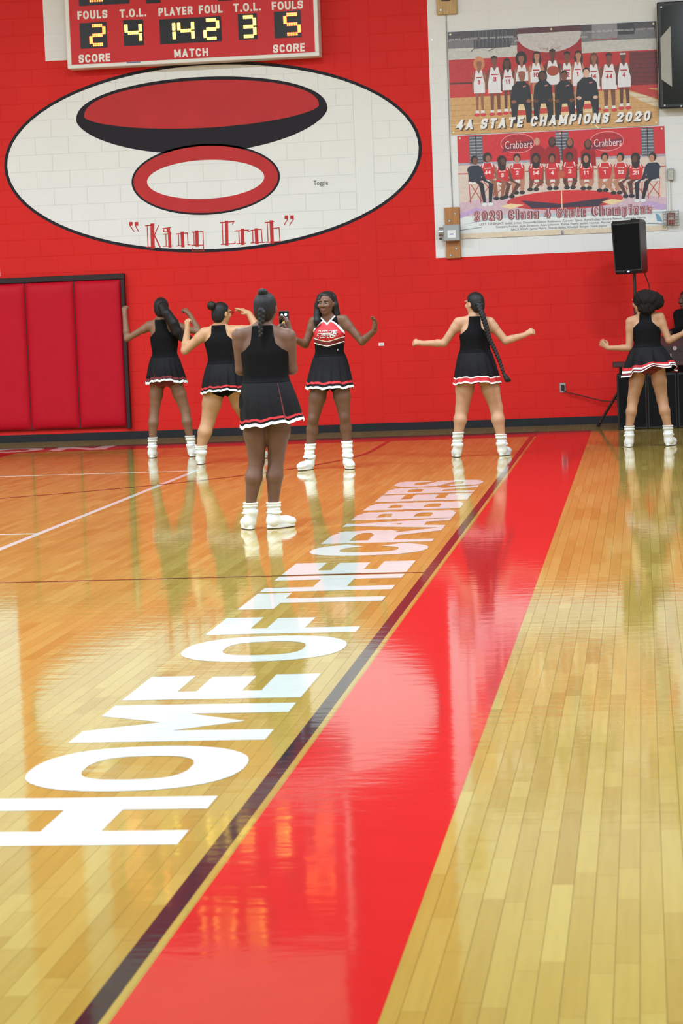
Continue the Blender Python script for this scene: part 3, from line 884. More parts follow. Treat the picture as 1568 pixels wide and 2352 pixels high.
def stander(art, hx, hz, jx0, jx1, jz0, fz, skin, hair, style, num, jersey=JW, ncol=C255(190, 50, 60), legs=True):
    cx = (jx0 + jx1) / 2
    jw = (jx1 - jx0) / 2
    shz = hz - 0.075
    if legs:
        for s in (-1, 1):
            art.p([(cx + s * jw * 0.75, jz0 + 0.03), (cx + s * jw * 0.12, jz0 + 0.03), (cx + s * jw * 0.3, fz + 0.05), (cx + s * jw * 0.7, fz + 0.05)], skin)
            art.r(cx + s * jw * 0.5 - 0.02, cx + s * jw * 0.5 + 0.02, fz + 0.025, fz + 0.07, JW)
            art.e(cx + s * jw * 0.55, fz + 0.018, 0.035, 0.02, C255(205, 60, 65))
    for s in (-1, 1):
        art.p([(cx + s * jw * 0.8, shz - 0.0), (cx + s * jw * 1.25, shz - 0.06), (cx + s * jw * 1.3, shz - 0.25), (cx + s * jw * 1.0, shz - 0.25), (cx + s * jw * 0.8, shz - 0.08)], skin)
    if style in ('long', 'big'):
        art.e(hx, hz - (0.035 if style == 'long' else 0.0), 0.052 if style == 'long' else 0.068, 0.085, hair)
    art.r(hx - 0.02, hx + 0.02, shz - 0.02, hz - 0.02, skin)
    art.p([(cx - jw * 0.55, shz), (cx - jw * 0.3, shz), (cx, shz - 0.045), (cx + jw * 0.3, shz), (cx + jw * 0.55, shz), (cx + jw * 0.8, shz - 0.10), (cx + jw, jz0 + 0.12), (cx + jw, jz0), (cx - jw, jz0), (cx - jw, jz0 + 0.12), (cx - jw * 0.8, shz - 0.10)], jersey)
    art.p([(cx - jw * 0.3, shz + 0.001), (cx, shz - 0.045), (cx + jw * 0.3, shz + 0.001)], skin)
    art.e(hx, hz, 0.033, 0.048, skin)
    if style == 'band': art.r(hx - 0.033, hx + 0.033, hz + 0.018, hz + 0.036, JW)
    else: art.p([(hx - 0.036, hz + 0.01), (hx - 0.034, hz + 0.045), (hx, hz + 0.062), (hx + 0.034, hz + 0.045), (hx + 0.036, hz + 0.01), (hx + 0.02, hz + 0.03), (hx - 0.02, hz + 0.03)], hair)
    art.line(cx - jw * 0.45, shz - 0.085, cx + jw * 0.45, shz - 0.085, 0.014, ncol)
    if num:
        n = len(num)
        a_ = jw * (0.22 if n == 1 else 0.42)
        art.text(num, cx - a_, cx + a_, shz - 0.165, 0.052, 0.012, 0.008, ncol)
HB = C255(42, 32, 34)
st = [(0.355, .81, .284, .415, .469, .20, 0, C255(200, 130, 90), 'big', '3'), (.534, .836, .454, .614, .461, .20, 1, HB, 'short', '3'), (.679, .802, .621, .757, .488, .205, 3, HB, 'long', '11'),
      (.849, .846, .779, .926, .586, .2, 0, HB, 'big', '2'), (1.031, .863, .95, 1.089, .56, .2, 2, HB, 'long', '10'), (1.214, .88, 1.132, 1.291, .524, .2, 3, HB, 'short', ''),
      (1.381, .845, 1.311, 1.443, .577, .2, 1, HB, 'short', '12'), (1.514, .847, 1.441, 1.565, .50, .2, 2, HB, 'long', '1'), (1.694, .812, 1.616, 1.757, .447, .2, 0, C255(90, 55, 48), 'long', '14'),
      (1.865, .803, 1.775, 1.951, .44, .181, 1, HB, 'short', '44'), (2.027, .812, 1.96, 2.11, .457, .199, 3, HB, 'band', '4')]
for q in st: stander(a, q[0], q[1], q[2], q[3], q[4], q[5], SK[q[6]], q[7], q[8], q[9])
a.e(1.215, 0.685, 0.07, 0.058, C255(165, 72, 52), 18)
NV = C255(34, 34, 42)
def coach(art, hx, hz, x0, x1, fz, skin, hair, cloth, hood=False):
    cx, jw = (x0 + x1) / 2, (x1 - x0) / 2
    art.r(cx - 0.055, cx + 0.055, fz + 0.05, fz + 0.24, C255(225, 200, 160)); art.r(cx - 0.05, cx + 0.05, fz + 0.09, fz + 0.15, C255(200, 70, 62))
    for s in (-1, 1):
        art.p([(cx + s * jw * 0.2, hz - 0.30), (cx + s * jw * 1.0, hz - 0.28), (cx + s * jw * 1.0, hz - 0.40), (cx + s * jw * 0.95, fz), (cx + s * jw * 0.45, fz), (cx + s * jw * 0.4, hz - 0.40)], cloth)
    art.p([(cx - jw * 0.35, hz - 0.05), (cx + jw * 0.35, hz - 0.05), (cx + jw * 0.85, hz - 0.11), (cx + jw * 1.0, hz - 0.26), (cx + jw * 0.8, hz - 0.32), (cx - jw * 0.8, hz - 0.32), (cx - jw * 1.0, hz - 0.26), (cx - jw * 0.85, hz - 0.11)], cloth)
    for s in (-1, 1): art.e(cx + s * jw * 0.72, hz - 0.285, 0.028, 0.02, skin)
    if hood: art.e(hx, hz - 0.005, 0.055, 0.07, cloth)
    else: art.e(hx, hz + 0.02, 0.042, 0.045, hair)
    art.e(hx, hz - 0.005, 0.036, 0.05, skin)
    art.line(cx + jw * 0.25, hz - 0.115, cx + jw * 0.45, hz - 0.11, 0.014, C255(190, 120, 130))
for q in [(.851, .635, .715, .955, .10, SK[0], SK[0], False), (1.091, .632, .976, 1.205, .107, SK[3], NV, True), (1.342, .619, 1.224, 1.455, .113, SK[1], HB, False), (1.599, .641, 1.472, 1.735, .135, C255(215, 175, 155), HB, False)]:
    coach(a, q[0], q[1], q[2], q[3], q[4], q[5], q[6], NV, q[7])
a.text('4A STATE CHAMPIONS 2020', 0.068, 2.348, 0.045, 0.118, 0.030, 0.026, C255(60, 44, 44), 0.20)
a.text('4A STATE CHAMPIONS 2020', 0.058, 2.338, 0.055, 0.118, 0.028, 0.028, C255(236, 234, 236), 0.20)
a.done('print', p1)
for tx, x0, x1, z in [('JADA PRICE   LAMAR STOKES   DESTINY TIMMS   JAYLA HUDSON', .012, .765, 1.085), ('DANIELLE WITTEN   ALONNA DILLARD   CIERRA BELL   KAMREN JOHNSON   ASIA WILLIAMS   TAHIRAH LASSITER   KENNEDY HARRIS', .81, 2.40, 1.092), ('JAMES HARRIS   SHANDA BAILEY   KHADIJAH BERGER   ALYX LAWSON', .78, 1.625, 1.036)]:
    font_mesh('printed_lettering', tx, x0, x1, z, z + 0.030, a.y - 1e-4, M_PRINT, p1, C255(225, 225, 230))

W2, H2 = 2.412, 1.205
p2 = poster('champions_poster', 'lower team poster with seated red-jersey players and pale maroon title lettering', -2.096, 2.237, W2, H2)
a = Art(-0.0122)
a.r(0, W2, 0, H2, C255(222, 222, 222))
a.r(0, W2, 0.88, H2, C255(205, 40, 52)); a.r(0, W2, 0.27, 0.88, C255(214, 196, 186)); a.r(0, W2, 0.855, 0.885, C255(170, 160, 175))
a.line(0, 0.76, W2, 0.74, 0.012, C255(190, 80, 85))
for x0, x1 in ((.137, .295), (1.143, 1.299), (2.141, 2.287)):
    a.r(x0, x1, 0.87, H2 - 0.01, C255(92, 96, 108))
    for k in range(9): a.line(x0 + 0.01, 0.90 + k * 0.034, x1 - 0.01, 0.90 + k * 0.034, 0.009, C255(168, 170, 180))
    a.line((x0 + x1) / 2, 0.87, (x0 + x1) / 2, H2 - 0.01, 0.012, C255(50, 48, 58))
LOGOS = [(.705, 1.085), (1.743, 1.06)]
for cx, cz in LOGOS:
    a.e(cx, cz, 0.20, 0.115, C255(232, 150, 158), 26); a.e(cx, cz, 0.192, 0.107, C255(176, 34, 48), 26)
    a.p([(cx - .19, cz - .10), (cx + .17, cz - .03), (cx + .19, cz + .035), (cx - .15, cz - .02)], C255(120, 40, 62))
a.p([(.0, .42), (.35, .47), (2.05, .44), (W2, .38), (W2, .24), (0, .26)], C255(205, 176, 190))
a.e(1.235, 0.40, 0.68, 0.11, C255(196, 58, 58), 30); a.e(1.235, 0.43, 0.56, 0.085, C255(206, 44, 50), 30)
a.p([(.72, .42), (1.19, .36), (1.75, .41), (1.62, .31), (.85, .32)], C255(62, 44, 66))
for cx in (.60, 1.78): a.p([(cx - .12, .36), (cx, .39), (cx + .16, .365), (cx, .325)], C255(232, 206, 160))
a.line(1.20, 0.30, 1.20, 0.51, 0.012, C255(236, 210, 170))
a.p([(0, .30), (.20, .36), (.28, .33), (0, .24)], C255(190, 160, 205)); a.p([(W2, .30), (2.2, .35), (2.1, .31), (W2, .22)], C255(190, 160, 205))
a.r(0, W2, 0.0, 0.24, C255(222, 226, 228)); a.p([(0, 0.16), (0.5, 0.26), (W2, 0.22), (W2, 0.20), (0.5, 0.22)], C255(180, 196, 205)); a.r(0, W2, 0, 0.06, C255(216, 200, 178))
a.line(0.0, 0.10, 0.25, 0.125, 0.008, C255(120, 135, 150)); a.line(2.15, 0.09, W2, 0.07, 0.008, C255(110, 120, 130))
a.p([(2.28, .20), (2.33, .18), (2.36, .10), (2.30, .11)], C255(110, 160, 190))
for cx in (1.18,): a.r(cx, cx + .03, .0, .05, C255(130, 130, 160))
for (hx, hz), skin in zip([(.933, 1.095), (1.108, 1.09), (1.313, 1.068), (1.523, 1.042)], (C255(200, 150, 125), SK[3], SK[0], SK[1])):
    a.p([(hx - .035, hz - .05), (hx + .035, hz - .05), (hx + .085, hz - .09), (hx + .09, hz - .26), (hx - .09, hz - .26), (hx - .085, hz - .09)], C255(158, 20, 34))
    if skin != C255(200, 150, 125): a.e(hx, hz - .01, .045, .062, HB)
    a.e(hx, hz, .032, .045, skin)
RJ = C255(206, 40, 48)
def sitter(art, hx, hz, fx, fz, skin, hair, big, num, jersey, pants=None, shoe=C255(40, 36, 42), dirx=0.0):
    for s in (-1, 1):
        art.line(hx + s * .075, hz - .22, hx + s * .06, fz + .04, 0.008, C255(190, 50, 55))
        art.line(hx - s * .07, fz + .06, hx + s * .06, hz - .26, 0.008, C255(190, 50, 55))
    art.r(hx - .075, hx + .075, hz - .27, hz - .245, C255(226, 220, 220))
    lc = pants or skin
    for s in (-1, 1):
        kx = hx + dirx * .13 + s * .05
        art.p([(hx + s * .015, hz - .20), (hx + s * .075, hz - .20), (kx + s * .035, hz - .28), (fx + s * .05, fz + .03), (fx + s * .015, fz + .03), (kx - s * .02, hz - .27)], lc)
        art.e(fx + s * .035, fz + .015, .034, .022, shoe)
    for s in (-1, 1):
        art.p([(hx + s * .055, hz - .07), (hx + s * .09, hz - .10), (hx + s * .085 + dirx * .05, hz - .25), (hx + s * .05 + dirx * .06, hz - .25), (hx + s * .055, hz - .14)], skin if not pants else jersey)
    art.p([(hx - .05, hz - .055), (hx + .05, hz - .055), (hx + .082, hz - .085), (hx + .068, hz - .24), (hx - .068, hz - .24), (hx - .082, hz - .085)], jersey)
    if not pants:
        art.line(hx - .05, hz - .06, hx - .06, hz - .10, .012, JW); art.line(hx + .05, hz - .06, hx + .06, hz - .10, .012, JW)
        art.line(hx - .035, hz - .115, hx + .035, hz - .115, .010, C255(240, 200, 200))
        n = len(num); w_ = .016 if n == 1 else .034
        art.text(num, hx - w_, hx + w_, hz - .185, .045, .010, .006, C255(240, 220, 222))
    art.e(hx, hz + .012, .055 if big else .044, .058 if big else .052, hair)
    if big == 2: art.e(hx, hz - .04, .048, .075, hair)
    art.e(hx + dirx * .01, hz - .005, .030, .042, skin)
seats = [(.191, .905, .33, .375), (.345, .925, .47, .44), (.514, .885, .583, .455), (.691, .905, .705, .496), (.912, .895, .87, .526), (1.101, .888, 1.10, .529), (1.304, .895, 1.30, .529), (1.496, .87, 1.49, .512),
         (1.714, .868, 1.68, .48), (1.897, .86, 1.84, .445), (2.07, .845, 1.98, .40), (2.267, .845, 2.11, .342)]
nums = ['', '44', '3', '2', '14', '4', '2', '11', '1', '32', '21', '']
order = [4, 5, 6, 7, 3, 8, 2, 9, 1, 10, 0, 11]
for i in order:
    hx, hz, fx, fz = seats[i]
    navy = i in (0, 11)
    sitter(a, hx, hz, fx, fz, SK[(i * 3 + 1) % 4] if i not in (8, 9) else SK[2], HB, 2 if i in (2, 7, 10, 4) else (1 if i == 1 else 0), nums[i], C255(36, 42, 62) if navy else RJ, C255(30, 32, 44) if navy else None, C255(222, 226, 232) if navy else C255(44, 40, 46), 1.0 if i in (0, 1, 2) else (-1.0 if i in (9, 10, 11) else 0.0))
a.e(1.205, .70, .045, .045, C255(190, 90, 66), 16)
a.text('2023 Class 4 State Champions', 0.166, 2.244, 0.196, 0.122, 0.040, 0.016, C255(112, 52, 62))
a.text('2023 Class 4 State Champions', 0.172, 2.238, 0.202, 0.110, 0.028, 0.028, C255(216, 178, 184))
a.text('2023 Class 4 State Champions', 0.176, 2.234, 0.206, 0.102, 0.017, 0.039, C255(150, 84, 92))
a.done('print', p2)
for cx, cz in LOGOS: font_mesh('printed_lettering', 'Crabbers', cx - .15, cx + .17, cz - .06, cz + .03, a.y - 1e-4, M_PRINT, p2, C255(238, 206, 212))
for tx, x0, x1, z in [('LEFT TO RIGHT: Judah Jones, Dasanelle Linton Robinson, Corynn Tynes, Kyra Pulley, Simora Prince, Kennedy Harris,', .229, 2.175, .140),
                      ('Daeyana Foster, Jayla Stratton, Asya Johnson, Kaliya Perry, Jaiden Hunter, Rachel Stephens', .42, 1.92, .102), ('BACK ROW: James Harris, Shanda Bailey, Khadijah Berger, Tasha Joyner', .598, 1.72, .064)]:
    font_mesh('printed_lettering', tx, x0, x1, z, z + 0.034, a.y - 1e-4, M_PRINT, p2, C255(120, 112, 118))

# ---- wall display at the top right corner of the end wall
tv = empty('wall_display', (0.265, WALL_Y, 3.63), 'black framed wall display case at the top right of the white wall', 'display')
M_GLASS = mat('dark_display_glass', (0.010, 0.013, 0.012), 0.12, var=0.1)
MB().box(0, 1.9, -0.22, -0.06, 0, 1.21, 0.012).build('case', M_BLACK, tv)
MB().box(0.045, 1.86, -0.226, -0.221, 0.045, 1.165).build('screen', M_GLASS, tv)
MB().prism_y([(0.03, 0.33), (0.150, 0.24), (0.150, 0.93), (0.03, 0.80)], -0.235, -0.226).build('reflection_shape', mat('pale_reflection', (0.36, 0.35, 0.32), 0.5), tv)  # pale trapezoid laid on the dark screen, a reflection put into shape and colour
for x, z in ((0.05, 1.15), (0.06, 0.03), (0.25, 0.015)):
    MB().tube([(x, -0.227, z), (x, -0.234, z)], 0.010, 8).build('screw', M_STEEL, tv)
MB().box(0.5, 1.4, -0.06, -0.005, 0.3, 0.9).build('mount', M_BLACK, tv)

# ---- wooden mounting boards and the grey winch box
M_PINE = mat('varnished_pine', (0.40, 0.16, 0.040), 0.4, var=0.22, scale=5, stretch=(12, 12, 0.8))
M_PINE2 = mat('pale_varnished_pine', (0.46, 0.27, 0.085), 0.4, var=0.25, scale=5, stretch=(12, 12, 0.8))
def screws(root, pts, y):
    for x, z in pts:
        MB().tube([(x, y, z), (x, y - 0.008, z)], [0.016, 0.012], 10).build('washer', M_STEEL, root)
wbd = empty('mounting_board', (-2.275, WALL_Y, 2.012), 'reddish varnished wooden mounting board behind the grey box', 'board')
MB().box(0, 0.175, -0.045, -0.003, 0, 0.598, 0.004).build('plank', M_PINE, wbd)
screws(wbd, [(0.125, 0.52), (0.055, 0.44), (0.125, 0.11), (0.055, 0.035)], -0.045)
gb = empty('winch_box', (-2.343, WALL_Y, 2.215), 'grey metal box with round end and white label on wooden board', 'electrical box')
MB().box(0.055, 0.246, -0.165, -0.0455, 0, 0.19, 0.008).build('housing', M_GREYBOX, gb)
MB().tube([(0.0, -0.105, 0.11), (0.055, -0.105, 0.11)], 0.058, 18).build('round_end', M_STEEL, gb, smooth=False)
MB().box(0.105, 0.20, -0.167, -0.165, 0.035, 0.125).build('paper_label', mat('paper', (0.75, 0.76, 0.78), 0.6), gb)
MB().box(0.13, 0.175, -0.1678, -0.167, 0.072, 0.085).build('label_mark', mat('blue_ink', (0.1, 0.12, 0.35), 0.6), gb)
MB().tube([(0.02, -0.13, 0.03), (0.02, -0.145, 0.03)], 0.018, 10).build('plug', M_BLACK, gb)
w2 = empty('upper_board', (-2.281, WALL_Y, 4.852), 'pale varnished wooden board at the top edge above the upper poster', 'board')
MB().box(0, 0.235, -0.045, -0.003, 0, 0.6, 0.004).build('plank', M_PINE2, w2)
MB().box(0.058, 0.155, -0.075, -0.045, 0.155, 0.42, 0.004).build('bracket', mat('slate_metal', (0.05, 0.05, 0.075), 0.4), w2)
screws(w2, [(0.045, 0.052)], -0.045)
cable = MB().tube([(-2.178, WALL_Y - 0.012, 4.85), (-2.183, WALL_Y - 0.010, 4.2), (-2.186, WALL_Y - 0.010, 3.3), (-2.180, WALL_Y - 0.012, 2.61)], 0.005, 6).build('wall_cable', mat('grey_cable', (0.30, 0.29, 0.30), 0.5))
tag(cable, 'thin grey cable running down beside the two posters', 'cable')
hole = MB().tube([(-2.355, WALL_Y + 0.001, 4.57), (-2.355, WALL_Y - 0.006, 4.57)], 0.014, 10).build('wall_anchor', M_STEEL)
tag(hole, 'small metal anchor in the white wall left of upper poster', 'anchor')

# ---- thermostat box, conduit and caged alarm right of the lower poster
th = empty('switch_box', (0.335, WALL_Y, 2.81), 'small grey metal switch box right of the lower poster', 'switch box')
MB().box(0, 0.075, -0.055, -0.003, 0, 0.135, 0.006).build('housing', mat('tarnished_steel', (0.36, 0.35, 0.31), 0.4, metal=0.5, var=0.2, scale=30), th)
MB().tube([(0.02, -0.02, 0), (0.02, -0.02, -0.36)], 0.013, 8).build('conduit', M_WHITE, th)
al = empty('caged_alarm', (0.365, WALL_Y - 0.024, 2.28), 'red fire alarm inside a wire cage right of lower poster', 'alarm')
MB().box(-0.045, 0.045, -0.06, -0.003, 0.02, 0.155, 0.008).build('alarm_body', mat('alarm_red', (0.36, 0.05, 0.045), 0.4), al)
MB().box(-0.03, 0.03, -0.062, -0.06, 0.07, 0.10).build('lens', mat('alarm_lens', (0.6, 0.55, 0.52), 0.3), al)
font_mesh('lettering', 'FIRE', -0.026, 0.026, 0.112, 0.132, -0.0615, M_WHITE, al)
M_WIRE = mat('cage_wire', (0.30, 0.30, 0.29), 0.35, metal=0.7)
for i in range(7):
    x = -0.09 + i * 0.03
    MB().tube([(x, -0.003, 0.0), (x, -0.10, 0.005), (x, -0.10, 0.17), (x, -0.003, 0.175)], 0.003, 5).build('cage_wire', M_WIRE, al)
for i in range(6):
    z = 0.005 + i * 0.033
    MB().tube([(-0.09, -0.003, z), (-0.09, -0.10, z), (0.09, -0.10, z), (0.09, -0.003, z)], 0.003, 5).build('cage_wire', M_WIRE, al)

# ---- wall plate and blank plate
ou = empty('power_outlet', (-0.953, WALL_Y, 0.385), 'steel wall outlet with a black plug low on red wall', 'outlet')
MB().box(-0.036, 0.036, -0.009, -0.002, 0, 0.115, 0.003).build('plate', M_STEEL, ou)
MB().box(-0.018, 0.020, -0.045, -0.009, 0.025, 0.09, 0.006).build('plug', M_BLACK, ou)
cord = MB().tube([(-0.94, WALL_Y - 0.035, 0.405), (-0.86, WALL_Y - 0.05, 0.375), (-0.71, WALL_Y - 0.06, 0.335), (-0.51, WALL_Y - 0.07, 0.278), (-0.33, WALL_Y - 0.10, 0.255), (-0.1, WALL_Y - 0.3, 0.22), (0.1, WALL_Y - 0.6, 0.12), (0.2, WALL_Y - 0.7, 0.01)], 0.007, 6).build('extension_cable', mat('dark_red_cord', (0.06, 0.012, 0.014), 0.5))
tag(cord, 'dark cord sagging from the wall outlet toward the sound equipment', 'cord')
pl = empty('blank_plate', (-3.085, WALL_Y, 1.012), 'tiny white plate on the red wall right of the facing person', 'wall plate')
MB().box(-0.034, 0.034, -0.006, -0.002, 0, 0.038, 0.002).build('plate', M_WHITE, pl)
MB().tube([(0.0, -0.006, 0.019), (0.0, -0.009, 0.019)], 0.005, 8).build('screw', M_STEEL, pl)

# ---- sound equipment: table, console, cabinets, speaker on a stand
tb = empty('equipment_table', (0.62, 27.22, 0), 'low dark table behind the black cabinets holding the mixing console', 'table')
M_TABLE = mat('dark_maroon_laminate', (0.040, 0.010, 0.014), 0.4)
MB().box(-0.965, 0.95, -0.27, 0.15, 0.70, 0.757, 0.006).build('table_top', M_TABLE, tb)
for sx in (-0.88, 0.0, 0.88):
    for sy in (0.128,):
        MB().tube([(sx, sy, 0), (sx, sy, 0.70)], 0.018, 8).build('leg', M_BLACK, tb)
mc = empty('mixing_console', (0.62, 27.16, 0.757), 'dark mixing console with small knobs on the equipment table', 'mixer')
M_CONS = mat('console_dark', (0.022, 0.010, 0.014), 0.35)
b = MB()
V = [(-0.50, -0.18, 0), (0.62, -0.18, 0), (0.62, 0.2, 0), (-0.50, 0.2, 0), (-0.50, -0.18, 0.16), (0.62, -0.18, 0.16), (0.62, 0.2, 0.27), (-0.50, 0.2, 0.27)]
b.add(V, [(0, 3, 2, 1), (0, 1, 5, 4), (1, 2, 6, 5), (2, 3, 7, 6), (3, 0, 4, 7), (4, 5, 6, 7)])
b.build('body', M_CONS, mc)
M_KNOB = mat('pale_knob', (0.32, 0.24, 0.24), 0.4)
for i in range(10):
    x = -0.42 + i * 0.105
    MB().tube([(x, -0.18, 0.115), (x, -0.197, 0.115)], 0.014, 8).build('knob', M_CONS if i % 3 else M_KNOB, mc)
    MB().box(x - 0.006, x + 0.006, -0.183, -0.18, 0.03, 0.075).build('fader', M_KNOB if i % 2 else M_CONS, mc)
MB().tube([(-0.27, -0.18, 0.135), (-0.27, -0.20, 0.135)], 0.024, 12).build('dial', M_KNOB, mc)
for k, (x0, lab) in enumerate(((-0.304, 'black floor speaker cabinet nearest the wall outlet under the table'), (0.030, 'black floor speaker cabinet behind the rightmost dancer'), (0.364, 'black floor speaker cabinet at the right edge of the frame'))):
    sw = empty('floor_cabinet', (x0, 26.975, 0), lab, 'speaker cabinet', 'black cabinets under the equipment table')
    MB().box(0.0005, 0.3335, 0.01, 0.34, 0.0, 0.625, 0.01).build('box', M_BLACK, sw)
    MB().box(0.02, 0.314, 0.002, 0.012, 0.03, 0.60, 0.003).build('grille', M_GRILLE, sw)
    for sx in (0.035, 0.299):
        for sz in (0.045, 0.585):
            MB().tube([(sx, 0.003, sz), (sx, -0.002, sz)], 0.006, 6).build('screw', M_BLACK, sw)
ss = empty('speaker_stand', (-0.075, 27.48, 0), 'black tripod speaker stand behind the black cabinets', 'speaker stand')
MB().tube([(0, 0, 0.10), (0, 0, 1.10)], 0.024, 10).build('lower_pole', M_BLACK, ss)
MB().tube([(0, 0, 1.05), (0, 0, 1.7405)], 0.018, 10).build('upper_pole', M_BLACK, ss)
MB().tube([(0, 0, 0.98), (0, 0, 1.09)], 0.034, 10).build('collar', M_BLACK, ss)
for a_ in (2.55, -0.10, -1.75):
    dx, dy = math.cos(a_), math.sin(a_)
    MB().tube([(dx * 0.02, dy * 0.02, 0.72), (dx * 0.55, dy * 0.55, 0.025)], 0.016, 8).build('leg', M_BLACK, ss)
    MB().tube([(dx * 0.02, dy * 0.02, 0.26), (dx * 0.33, dy * 0.33, 0.32)], 0.010, 6).build('brace', M_BLACK, ss)
    MB().tube([(dx * 0.53, dy * 0.53, 0.052), (dx * 0.565, dy * 0.565, 0.004)], 0.020, 8).build('rubber_foot', M_DARKGREY, ss)
sp = empty('loudspeaker', (-0.075, 27.48, 1.742), 'black loudspeaker with small blue light on the tripod stand', 'loudspeaker', rotz=math.radians(24))
sp.rotation_euler = (math.radians(0), math.radians(-1.6), math.radians(-22))
def trap(z, w, d0, d1, wb): return [(-w / 2, d0, z), (w / 2, d0, z), (wb / 2, d1, z), (-wb / 2, d1, z)]
lv = [trap(0.0, 0.31, -0.15, 0.13, 0.19), trap(0.03, 0.33, -0.17, 0.15, 0.21), trap(0.57, 0.345, -0.185, 0.155, 0.22), trap(0.60, 0.325, -0.165, 0.14, 0.20)]
b = MB(); b.add(sum(lv, []), [(3, 2, 1, 0), (12, 13, 14, 15)] + [(i * 4 + j, i * 4 + (j + 1) % 4, i * 4 + 4 + (j + 1) % 4, i * 4 + 4 + j) for i in range(3) for j in range(4)])
b.build('cabinet', M_BLACK, sp)
b = MB(); b.add([(-0.150, -0.1765, 0.045), (0.150, -0.1765, 0.045), (0.158, -0.1895, 0.555), (-0.158, -0.1895, 0.555), (-0.15, -0.172, 0.045), (0.15, -0.172, 0.045), (0.158, -0.185, 0.555), (-0.158, -0.185, 0.555)],
                [(0, 1, 2, 3), (4, 5, 1, 0), (5, 6, 2, 1), (6, 7, 3, 2), (7, 4, 0, 3)])
b.build('grille', M_GRILLE, sp)
MB().box(-0.012, 0.012, -0.1765, -0.170, 0.018, 0.030).build('power_light', mat('blue_led', (0.2, 0.3, 0.9), 0.3, emit=(0.25, 0.35, 1.0), estr=6.0), sp)
MB().tube([(0, 0.0, 0.6), (0, -0.02, 0.612), (0.06, -0.02, 0.612), (0.06, 0.0, 0.6)], 0.006, 6).build('handle', M_BLACK, sp)
hc = MB().tube([(0.02, 27.63, 1.80), (0.09, 27.64, 1.6), (0.085, 27.64, 1.2), (0.06, 27.63, 0.8), (0.05, 27.62, 0.3), (0.06, 27.62, 0.008)], 0.007, 6).build('speaker_cable', M_BLACK)
tag(hc, 'thin dark cable hanging from the back of the loudspeaker', 'cable')

